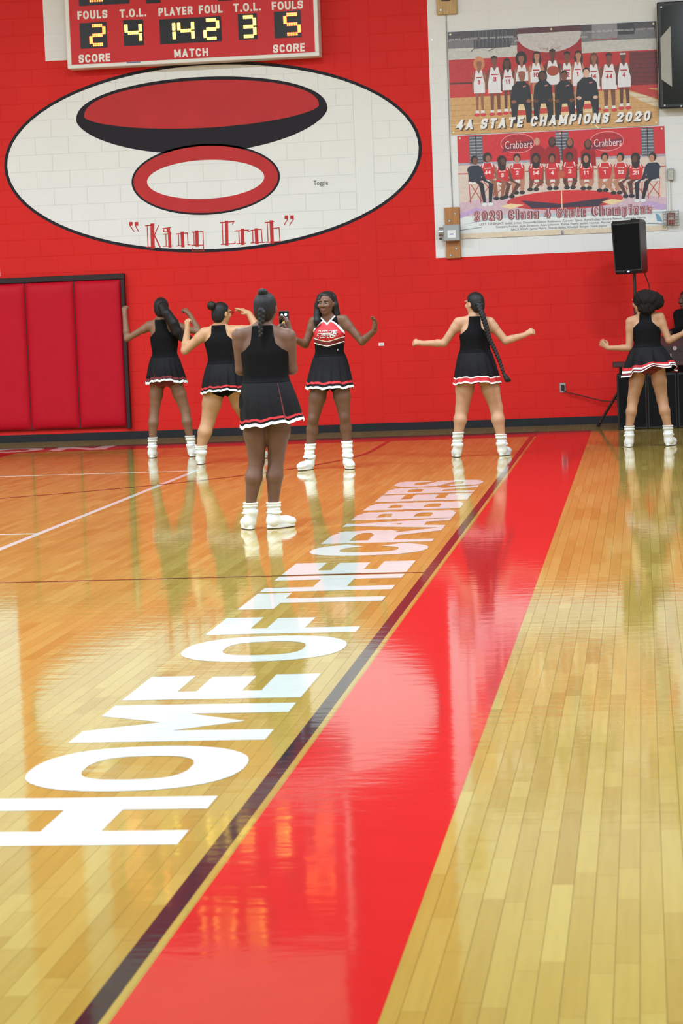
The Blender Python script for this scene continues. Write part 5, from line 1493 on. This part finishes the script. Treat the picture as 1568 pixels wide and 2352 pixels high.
def make_shoe(R, A, foot, ztop, an, fx, lift):
    d = unit((foot[0], foot[1], 0)); sd = np.array([d[1], -d[0], 0]); up = np.array([0, 0, 1.0])
    o = np.array([A[0] + foot[2], A[1] + foot[3], 0.0])
    P = lambda f, s, u: o + d * f + sd * s + up * u
    lo = np.minimum(P(-0.1, 0, 0), P(0.22, 0, 0)) - 0.09; hi = np.maximum(P(-0.1, 0, 0), P(0.22, 0, 0)) + 0.09
    lo[2] = -0.01; hi[2] = 0.20
    F = Field(lo, hi, 0.005)
    F.ell(P(-0.018, 0, 0.050), (0.038, 0.042, 0.048), 0.02, (sd, d, up))
    F.cap(P(-0.01, 0, 0.05), P(0.10, 0, 0.046), 0.038, 0.036, 0.02)
    F.ell(P(0.125, 0, 0.040), (0.043, 0.060, 0.034), 0.025, (sd, d, up))
    ank = np.array([A[0], A[1], 0.125])
    F.cap(P(-0.008, 0, 0.06), ank, 0.040, an + 0.010, 0.025)
    Z = F.ax[2][None, None, :]
    F.f = np.maximum(F.f, np.maximum(0.012 - Z, Z - 0.135)).astype(np.float32)
    sh = F.build('shoe', M_SHOE, R)
    # sole: outline of the foot
    def outline(g):
        pts = []
        for k in range(28):
            t = 2 * math.pi * k / 28
            f = 0.055 + (0.118 + g) * math.cos(t)
            w = (0.040 + 0.006 * math.cos(t) + g) * math.sin(t)
            pts.append(P(f, w, 0))
        return pts
    for name, z0, z1, g, m in (('midsole', 0.006, 0.026, 0.003, M_SHOE if True else M_SOLE), ('outsole', 0.0012, 0.006, 0.0, M_OUTSOLE)):
        pts = outline(g)
        V = [(q[0], q[1], z0) for q in pts] + [(q[0], q[1], z1) for q in pts]
        n = len(pts)
        b = MB(); b.add(V, [tuple(range(n))[::-1], tuple(range(n, 2 * n))] + [(i, (i + 1) % n, n + (i + 1) % n, n + i) for i in range(n)])
        ar = sum(pts[i][0] * pts[(i + 1) % n][1] - pts[(i + 1) % n][0] * pts[i][1] for i in range(n))
        if ar < 0: b.f = [q[::-1] for q in b.f]
        b.build(name, m, sh)
    for k in range(4):
        f = 0.045 + k * 0.020; u = 0.086 - k * 0.009
        MB().tube([P(f, -0.024, u - 0.008), P(f, 0, u), P(f, 0.024, u - 0.008)], 0.0035, 6).build('lace', M_CWHITE, sh)
    # sock: scrunched tube
    top = np.array([A[0], A[1], A[2]]); V = []
    z0, z1, nz, nt = 0.105, ztop, 22, 24
    Kd = (top - np.array([o[0], o[1], 0.09]))
    for i in range(nz + 1):
        t = i / nz; z = z0 + (z1 - z0) * t
        s = (z - 0.09) / max(Kd[2], 0.02)
        cx, cy = o[0] + Kd[0] * s, o[1] + Kd[1] * s
        r = an + 0.010 + 0.0045 * math.sin(t * 21) * (1 - 0.35 * t) + 0.003 * math.sin(t * 9 + 1) + (0.004 if t > 0.86 else 0)
        for j in range(nt):
            a = 2 * math.pi * j / nt
            V.append((cx + r * math.cos(a), cy + r * math.sin(a), z + 0.004 * math.sin(2 * a + t * 7) * (1 - t)))
    Q = [(i * nt + j, i * nt + (j + 1) % nt, (i + 1) * nt + (j + 1) % nt, (i + 1) * nt + j) for i in range(nz) for j in range(nt)]
    # fold the cuff inwards
    b0 = len(V); zt = V[nz * nt][2]
    cx = sum(V[nz * nt + j][0] for j in range(nt)) / nt; cy = sum(V[nz * nt + j][1] for j in range(nt)) / nt
    V += [(cx + (V[nz * nt + j][0] - cx) * 0.80, cy + (V[nz * nt + j][1] - cy) * 0.80, V[nz * nt + j][2] - 0.006) for j in range(nt)]
    Q += [(nz * nt + j, nz * nt + (j + 1) % nt, b0 + (j + 1) % nt, b0 + j) for j in range(nt)]
    from_arrays('sock', V, Q, M_SOCK, R, smooth=True)

def make_hair(R, p, c, fd, sd, up):
    st = p['hair']
    P = lambda s, f, u: c + sd * s + fd * f + up * u
    ext = p.get('hair_ext', 0.22)
    F = Field(c - np.array([ext, ext, p.get('hair_down', 0.25)]), c + np.array([ext, ext, 0.22]), 0.005)
    ax = (sd, fd, up)
    F.ell(P(0, -0.010, 0.020), (0.079, 0.098, 0.094), 0.02, ax)
    F.ell(P(0, -0.045, -0.035), (0.066, 0.058, 0.065), 0.03, ax)
    X, Y, Z = F.ax[0][:, None, None] - c[0], F.ax[1][None, :, None] - c[1], F.ax[2][None, None, :] - c[2]
    f = X * fd[0] + Y * fd[1] + Z * 0
    s_ = X * sd[0] + Y * sd[1] + Z * 0
    part = p.get('part', 0.0)
    line = 0.012 + np.clip((Z + 0.02) * 0.62, -0.10, 0.08) - (np.abs(s_) * 0.25)
    face = np.maximum(f - line, -0.088 - Z)
    F.f = np.maximum(F.f, face).astype(np.float32)
    for kind, *a in st:
        if kind == 'ell': F.ell(P(*a[0]), a[1], 0.012, ax, a[2] if len(a) > 2 else 0.0, a[3] if len(a) > 3 else 60)
        elif kind == 'chain': F.chain([np.array(q, float) for q in a[0]], a[1], 0.01)
        elif kind == 'braid':
            q = [np.array(v, float) for v in a[0]]; r0, r1, step = a[1]
            L = [0]
            for i in range(len(q) - 1): L.append(L[-1] + np.linalg.norm(q[i + 1] - q[i]))
            n = max(2, int(L[-1] / step))
            for i in range(n + 1):
                t = L[-1] * i / n
                pt = np.array([np.interp(t, L, [v[m] for v in q]) for m in range(3)])
                r = r0 + (r1 - r0) * i / n
                o = 0.35 * r * (1 if i % 2 else -1)
                F.ell(pt + np.array([o, 0, 0]), (r, r, r * 1.05), 0.004)
    F.build('hair', p.get('hair_mat', M_HAIR), R)

FIST = dict(curl=1.35, thumb=0.9)
def V3(x, z, y=0.0): return (x, y, z)
UP = (0, 0, 1)
PEOPLE = []
TRIM_A = [(0.80, 0.865, 'r'), (0.935, 1.002, 'w')]

PEOPLE.append(dict(id=1, x=-4.94, y=24.56, skin=(0.190, 0.092, 0.053), label='person with a long black ponytail and raised fists beside the wall mat',
    j=dict(waist=(0.0, 1.07), arm=(0.005, 1.255), neck=(-0.02, 1.425), shL=V3(-0.150, 1.375), shR=V3(0.128, 1.370), elL=V3(-0.395, 1.255, 0.02), wrL=V3(-0.414, 1.495, 0.06), elR=V3(0.372, 1.290, 0.04), wrR=V3(0.272, 1.472, 0.08),
           hipL=V3(-0.085, 0.80), hipR=V3(0.095, 0.80), knL=V3(-0.138, 0.495, 0.02), knR=V3(0.187, 0.490, 0.02), anL=V3(-0.168, 0.20), anR=V3(0.230, 0.20)),
    head=(-0.012, 0.0, 1.558), fd=(-0.12, 1, 0), hip=0.160, waist=0.118, chest=0.140, shw=0.115, crotch=0.765, strap=0.062,
    arm=(0.037, 0.031, 0.033, 0.024), leg=(0.068, 0.050, 0.052, 0.036), briefs=M_CMAR,
    handL=dict(d=(-0.02, 0.1, 1), palm=(0.4, 0.9, 0), side=1, **FIST), handR=dict(d=(-0.65, 0.1, 0.75), palm=(-0.6, 0.5, -0.6), side=-1, **FIST),
    footL=(-0.10, 1, -0.018, 0.03), footR=(0.12, 1, 0.012, 0.03), sockL=0.218, sockR=0.222,
    skirt=dict(hem=(-0.208, 0.222, 0.772, 0.775), trim=[(0.80, 0.88, 'm'), (0.915, 1.0, 'w')], depth=0.185, lift=[(-1.57, 0.035, 0.7)], slit=[(-2.05, 0.65, 1.0)]),
    hair=[('chain', [(0.02, -0.105, 1.575), (0.075, -0.16, 1.50), (0.135, -0.15, 1.40), (0.165, -0.13, 1.31), (0.21, -0.10, 1.255), (0.275, -0.08, 1.235), (0.30, -0.07, 1.225)], [0.040, 0.050, 0.056, 0.056, 0.046, 0.038, 0.020])], hair_ext=0.36, hair_down=0.42))

PEOPLE.append(dict(id=2, x=-4.098, y=23.30, skin=(0.44, 0.240, 0.130), label='person with a high bun and glasses, partly behind the one filming',
    j=dict(waist=(0.0, 1.01), arm=(-0.02, 1.20), neck=(-0.030, 1.352), shL=V3(-0.180, 1.290), shR=V3(0.120, 1.300), elL=V3(-0.386, 1.130, 0.02), wrL=V3(-0.357, 1.340, 0.05), elR=V3(0.345, 1.318, 0.03), wrR=V3(0.262, 1.468, 0.06),
           hipL=V3(-0.10, 0.75), hipR=V3(0.10, 0.75), knL=V3(-0.186, 0.425, 0.02), knR=V3(0.175, 0.42, 0.25), anL=V3(-0.262, 0.18), anR=V3(0.226, 0.18, 0.55)),
    head=(-0.002, 0.0, 1.482), fd=(0.62, 0.78, 0), hip=0.195, waist=0.140, chest=0.155, shw=0.125, crotch=0.70, strap=0.075,
    arm=(0.049, 0.040, 0.040, 0.028), leg=(0.094, 0.068, 0.068, 0.046), briefs=M_CLOTH,
    handL=dict(d=(0.0, 0.05, 1), palm=(0.5, 0.8, 0), side=1, **FIST), handR=dict(d=(-0.80, 0.05, 0.5), palm=(-0.4, 0.2, -0.8), side=1, curl=[0.15, 0.5, 0.7, 0.7], thumb=0.5, spread=0.1),
    footL=(-0.12, 1, -0.02, 0.03), footR=(0.15, 1, 0.0, 0.03), sockL=0.185, sockR=0.185,
    skirt=dict(hem=(-0.236, 0.226, 0.692, 0.705), trim=TRIM_A, depth=0.205, lift=[(-1.57, 0.03, 0.9)], pleats=16, amp=0.08),
    hair=[('ell', (-0.008, -0.118, 0.078), (0.042, 0.045, 0.045), 0.004, 70)], glasses=True))

PEOPLE.append(dict(id=3, x=-2.574, y=16.28, skin=(0.128, 0.062, 0.042), h=0.0045, label='person in the foreground seen from behind, filming with a phone', group='people on the court',
    j=dict(waist=(0.0, 1.035), arm=(0.0, 1.215), neck=(-0.004, 1.388), shL=V3(-0.172, 1.335), shR=V3(0.168, 1.318), elL=V3(-0.180, 1.105, 0.04), wrL=V3(0.035, 1.300, 0.23), elR=V3(0.172, 1.095, 0.06), wrR=V3(0.142, 1.345, 0.22),
           hipL=V3(-0.085, 0.82), hipR=V3(0.085, 0.82), knL=V3(-0.092, 0.47, 0.01), knR=V3(0.042, 0.49, 0.04), anL=V3(-0.140, 0.20), anR=V3(0.012, 0.19, 0.03)),
    head=(0.014, 0.015, 1.522), fd=(0.10, 1, -0.0), hip=0.185, waist=0.143, chest=0.158, shw=0.125, crotch=0.79, strap=0.078,
    arm=(0.044, 0.038, 0.037, 0.027), leg=(0.082, 0.054, 0.056, 0.037), briefs=M_CLOTH,
    handL=dict(d=(0.25, 0.1, 0.95), palm=(0.8, 0.3, -0.2), side=-1, curl=0.7, thumb=0.7), handR=dict(d=(-0.12, 0.02, 1), palm=(-0.9, 0.15, 0), side=1, curl=[0.45, 0.7, 0.8, 0.8], thumb=0.3),
    footL=(-0.35, 1, -0.022, 0.02), footR=(0.75, 0.8, 0.0, 0.0), sockL=0.188, sockR=0.184,
    skirt=dict(hem=(-0.190, 0.250, 0.702, 0.748), trim=[(0.835, 0.885, 'r'), (0.935, 1.002, 'w')], depth=0.20, pleats=14, amp=0.05, slit=[(-1.03, 0.08, 0.93)]),
    hair=[('ell', (0.0, -0.055, 0.108), (0.034, 0.036, 0.026), 0.003, 80), ('braid', [(0.008, -0.108, 1.505), (0.004, -0.112, 1.44), (-0.004, -0.116, 1.385), (-0.006, -0.120, 1.33)], (0.021, 0.012, 0.014))]))

PEOPLE.append(dict(id=4, x=-2.891, y=22.13, facing=-1, skin=(0.132, 0.060, 0.035), label='person facing the camera in a red and black uniform top with arms out', face=True,
    j=dict(waist=(0.0, 1.072), arm=(0.006, 1.255), neck=(-0.008, 1.405), shL=V3(-0.135, 1.368), shR=V3(0.146, 1.372), elL=V3(-0.222, 1.165, -0.02), wrL=V3(-0.292, 1.215, -0.14), elR=V3(0.312, 1.172, -0.03), wrR=V3(0.436, 1.270, -0.10),
           hipL=V3(-0.095, 0.82), hipR=V3(0.085, 0.82), knL=V3(-0.174, 0.472, -0.02), knR=V3(0.120, 0.480, -0.02), anL=V3(-0.216, 0.225), anR=V3(0.130, 0.235)),
    head=(-0.012, -0.012, 1.540), fd=(-0.22, -1, 0), hip=0.165, waist=0.122, chest=0.137, shw=0.115, crotch=0.765, strap=0.100, collar=0.03,
    vneck=(-0.004, 1.345, 1.05), chest_print=(-0.004, 1.345, 1.05, 1.185, 0.150),
    arm=(0.040, 0.033, 0.034, 0.025), leg=(0.078, 0.050, 0.053, 0.039), briefs=M_CLOTH,
    handL=dict(d=(-0.65, -0.5, 0.55), palm=(0.2, -0.9, 0.4), side=-1, curl=0.5, thumb=0.3, spread=0.15), handR=dict(d=(0.15, -0.15, 0.95), palm=(-0.8, -0.5, 0.1), side=1, curl=0.45, thumb=0.35, spread=0.15),
    footL=(-0.45, -1, -0.018, -0.02), footR=(0.30, -1, 0.006, -0.02), sockL=0.240, sockR=0.255,
    skirt=dict(hem=(-0.238, 0.212, 0.755, 0.752), trim=TRIM_A, depth=0.19, pleats=14, amp=0.06),
    hair=[('chain', [(-0.070, 0.01, 1.60), (-0.088, -0.02, 1.52), (-0.094, -0.045, 1.44), (-0.098, -0.075, 1.38), (-0.112, -0.085, 1.33)], [0.030, 0.036, 0.034, 0.030, 0.014]),
          ('chain', [(-0.045, -0.055, 1.625), (-0.068, -0.062, 1.575), (-0.082, -0.050, 1.51)], [0.020, 0.022, 0.022]),
          ('chain', [(0.050, 0.01, 1.60), (0.066, 0.00, 1.52), (0.078, 0.01, 1.44), (0.090, 0.03, 1.40)], [0.032, 0.034, 0.032, 0.020]),
          ('chain', [(0.0, 0.08, 1.58), (0.0, 0.09, 1.45), (0.0, 0.095, 1.33)], [0.075, 0.075, 0.05])], hair_ext=0.26, hair_down=0.30))

PEOPLE.append(dict(id=5, x=-1.612, y=23.20, skin=(0.46, 0.255, 0.155), label='person with a waist-long braid and both arms held out to the sides',
    j=dict(waist=(0.0, 1.035), arm=(0.004, 1.180), neck=(0.010, 1.345), shL=V3(-0.152, 1.300), shR=V3(0.152, 1.290), elL=V3(-0.300, 1.112, 0.02), wrL=V3(-0.515, 1.115, 0.10), elR=V3(0.296, 1.112, 0.02), wrR=V3(0.480, 1.160, 0.10),
           hipL=V3(-0.09, 0.80), hipR=V3(0.10, 0.80), knL=V3(-0.146, 0.475, 0.02), knR=V3(0.184, 0.470, 0.02), anL=V3(-0.194, 0.21), anR=V3(0.222, 0.20)),
    head=(0.012, 0.0, 1.482), fd=(-0.72, 0.69, 0), hip=0.180, waist=0.132, chest=0.142, shw=0.115, crotch=0.75, strap=0.060,
    arm=(0.043, 0.036, 0.036, 0.025), leg=(0.086, 0.064, 0.062, 0.041), briefs=M_CMAR,
    handL=dict(d=(-1, 0.1, 0.2), palm=(0, 0.8, -0.4), side=-1, **FIST), handR=dict(d=(0.9, 0.1, 0.45), palm=(0, 0.8, -0.4), side=1, **FIST),
    footL=(-0.18, 1, -0.018, 0.03), footR=(0.30, 1, 0.012, 0.03), sockL=0.246, sockR=0.214,
    skirt=dict(hem=(-0.222, 0.242, 0.708, 0.706), trim=[(0.795, 0.830, 'w'), (0.83, 0.955, 'r'), (0.955, 1.002, 'w')], depth=0.20, pleats=14, amp=0.06, lift=[(-1.57, 0.02, 0.8)]),
    hair=[('braid', [(0.055, -0.095, 1.47), (0.095, -0.125, 1.36), (0.125, -0.13, 1.25), (0.150, -0.13, 1.14), (0.205, -0.135, 1.02), (0.250, -0.15, 0.90), (0.280, -0.17, 0.80), (0.300, -0.175, 0.755)], (0.023, 0.013, 0.015)),
          ('ell', (-0.02, -0.10, -0.02), (0.03, 0.03, 0.035)), ('chain', [(0.295, -0.175, 0.775), (0.310, -0.175, 0.745), (0.335, -0.175, 0.735)], [0.022, 0.026, 0.014])], hair_ext=0.40, hair_down=0.80))

PEOPLE.append(dict(id=6, x=0.044, y=23.93, skin=(0.37, 0.195, 0.108), label='person with loose puffy curls and a flaring skirt by the black cabinets',
    j=dict(waist=(0.0, 1.010), arm=(-0.012, 1.165), neck=(-0.015, 1.305), shL=V3(-0.160, 1.235), shR=V3(0.128, 1.268), elL=V3(-0.182, 0.985, -0.02), wrL=V3(-0.388, 0.990, 0.03), elR=V3(0.210, 1.045, -0.02), wrR=V3(0.350, 1.105, 0.06),
           hipL=V3(-0.085, 0.80), hipR=V3(0.085, 0.80), knL=V3(-0.158, 0.466, 0.02), knR=V3(0.130, 0.460, 0.02), anL=V3(-0.200, 0.20), anR=V3(0.178, 0.20)),
    head=(-0.040, 0.0, 1.432), fd=(-0.72, 0.69, -0.0), hip=0.165, waist=0.118, chest=0.138, shw=0.115, crotch=0.75, strap=0.062,
    arm=(0.040, 0.033, 0.032, 0.023), leg=(0.072, 0.054, 0.052, 0.037), briefs=M_CMAR,
    handL=dict(d=(-0.8, 0.1, 0.6), palm=(0.3, 0.8, 0.2), side=-1, **FIST), handR=dict(d=(0.85, 0.3, 0.5), palm=(0, 0.8, -0.3), side=1, **FIST),
    footL=(-0.08, 1, -0.008, 0.03), footR=(0.30, 1, 0.008, 0.03), sockL=0.212, sockR=0.206,
    skirt=dict(hem=(-0.255, 0.275, 0.690, 0.728), trim=[(0.70, 0.79, 'r'), (0.80, 0.87, 'w'), (0.88, 0.94, 'm'), (0.95, 1.0, 'w')], depth=0.225, pleats=10, amp=0.24, wave=0.07, wn=6, wp=0.2, lift=[(-1.45, 0.085, 0.55), (-0.45, 0.07, 0.5), (-2.3, 0.03, .3)]),
    hair=[('ell', (0.020, -0.035, 0.022), (0.125, 0.130, 0.098), 0.006, 55), ('ell', (0.055, -0.085, 0.012), (0.105, 0.105, 0.088), 0.007, 55), ('ell', (0.075, -0.110, -0.010), (0.080, 0.085, 0.070), 0.007, 55), ('ell', (0.0, -0.060, -0.055), (0.090, 0.090, 0.075), 0.007, 60)],
    hair_mat=M_CURL, hair_ext=0.30))

for q in PEOPLE:
    r = make_person(q)
    if q.get('glasses'):
        c = np.array(q['head'], float); fd = unit(q['fd']); sd = np.cross(fd, (0, 0, 1.0)); up = np.array([0, 0, 1.0])
        P = lambda s, f, u: tuple(c + sd * s + fd * f + up * u)
        b = MB()
        for s in (-1, 1):
            b.tube([P(s * 0.034 + 0.024 * math.cos(t * math.pi / 6), 0.104, 0.002 + 0.018 * math.sin(t * math.pi / 6)) for t in range(13)], 0.0026, 6, caps=False)
            b.tube([P(s * 0.058, 0.104, 0.006), P(s * 0.080, 0.09, 0.006), P(s * 0.083, 0.0, 0.002)], 0.0026, 6)
        b.tube([P(-0.01, 0.106, 0.006), P(0.01, 0.106, 0.006)], 0.0026, 6)
        b.build('glasses', M_BLACK, r)

# the phone the foreground person films with
ph = empty('phone', (-2.574 + 0.103, 16.28 + 0.262, 1.372), 'small phone held up in front of the filming person', 'phone')
MB().box(-0.036, 0.036, -0.0045, 0.0045, 0, 0.125, 0.003).build('case', M_BLACK, ph)
MB().box(-0.033, 0.033, -0.0052, -0.0045, 0.006, 0.119).build('screen', M_GLASS, ph)
for nm, poly, c_, e_ in (('bright_patch', [(-.030, .012), (.004, .012), (.012, .030), (-.014, .044)], (0.85, 0.9, 0.8), 0.9), ('yellow_patch', [(-.014, .045), (.012, .031), (.014, .050), (.002, .058)], (0.85, 0.55, 0.12), 0.7),
                         ('blue_glint', ell(-.014, .092, .009, .014, 10), (0.6, 0.8, 1.0), 0.9), ('blue_glint', ell(.014, .098, .010, .010, 10), (0.75, 0.9, 1.0), 0.9), ('violet_glint', ell(.016, .070, .011, .011, 10), (0.45, 0.32, 0.48), 0.5)):
    MB().flat_y(poly, -0.0056).build(nm, mat('screen_' + nm, c_, 0.3, emit=c_, estr=e_), ph)

# ---- the person behind the sound equipment: dark long-sleeved clothes
def make_operator():
    R = empty('person', (0.565, 27.86, 0), 'person in dark clothes behind the sound equipment at right edge', 'person', 'people on the court')
    skin = skin_mat(7, (0.075, 0.034, 0.024))
    p = dict(j=dict(waist=(0, 1.0), arm=(0, 1.15), neck=(0, 1.31), shL=(-0.155, 0, 1.25), shR=(0.155, 0, 1.25)), hip=0.165, waist=0.15, chest=0.165, shw=0.125, crotch=0.76, facing=-1)
    J = {k: np.array(v, float) for k, v in p['j'].items()}
    elL, wrL = np.array([-0.150, -0.10, 1.075]), np.array([-0.245, -0.28, 1.055])
    elR, wrR = np.array([0.20, -0.08, 1.02]), np.array([0.15, -0.30, 1.06])
    F = Field((-0.42, -0.5, 0.0), (0.36, 0.25, 1.62), 0.006)
    trunk(F, p)
    c = np.array([-0.055, -0.01, 1.420])
    F.cap((0, 0.0, 1.28), c - np.array([0, 0, 0.04]), 0.05, 0.046, 0.02)
    add_head(F, c, (-0.75, -0.65, 0))
    for S, E, W, sd_ in ((J['shL'], elL, wrL, -1), (J['shR'], elR, wrR, 1)):
        F.cap(S, E, 0.044, 0.036, 0.03).cap(E, W, 0.036, 0.026, 0.015)
        add_hand(F, W, (-0.4, -0.8, -0.15), (0, -0.1, -1), sd_, 0.45, 0.1, 0.4)
    for s in (-1, 1):
        F.cap((s * 0.085, 0, 0.80), (s * 0.10, -0.01, 0.45), 0.09, 0.058, 0.03).cap((s * 0.10, -0.01, 0.45), (s * 0.105, 0, 0.08), 0.055, 0.04, 0.02)
        F.cap((s * 0.105, 0, 0.05), (s * 0.12, -0.13, 0.04), 0.036, 0.03, 0.02)
    F.build('body', skin, R)
    G = Field((-0.36, -0.36, 0.70), (0.36, 0.25, 1.40), 0.006)
    trunk(G, p)
    for S, E, W in ((J['shL'], elL, wrL), (J['shR'], elR, wrR)):
        G.cap(S, E, 0.046, 0.040, 0.03).cap(E, E + (W - E) * 0.92, 0.040, 0.031, 0.015)
    Z = G.ax[2][None, None, :]
    G.f = np.maximum(G.f - 0.010, np.maximum(Z - 1.335, 0.74 - Z)).astype(np.float32)
    G.build('shirt', M_CLOTH, R)
    T = Field((-0.25, -0.22, 0.0), (0.25, 0.22, 1.02), 0.006)
    trunk(T, p)
    for s in (-1, 1):
        T.cap((s * 0.085, 0, 0.80), (s * 0.10, -0.01, 0.45), 0.094, 0.066, 0.03).cap((s * 0.10, -0.01, 0.45), (s * 0.105, 0, 0.08), 0.064, 0.055, 0.02)
    Z = T.ax[2][None, None, :]
    T.f = np.maximum(T.f - 0.008, np.maximum(Z - 0.99, 0.06 - Z)).astype(np.float32)
    T.build('trousers', M_SKIRT, R)
    for s in (-1, 1):
        make_shoe(R, np.array([s * 0.105, 0.0, 0.10]), (s * 0.1, -1, 0, 0), 0.14, 0.036, -1, 0)
    fd = unit((-0.75, -0.65, 0)); sd = np.cross(fd, (0, 0, 1.0))
    make_hair(R, dict(hair=[('ell', (0, -0.02, 0.05), (0.078, 0.09, 0.065))]), c, fd, sd, np.array([0, 0, 1.0]))
make_operator()
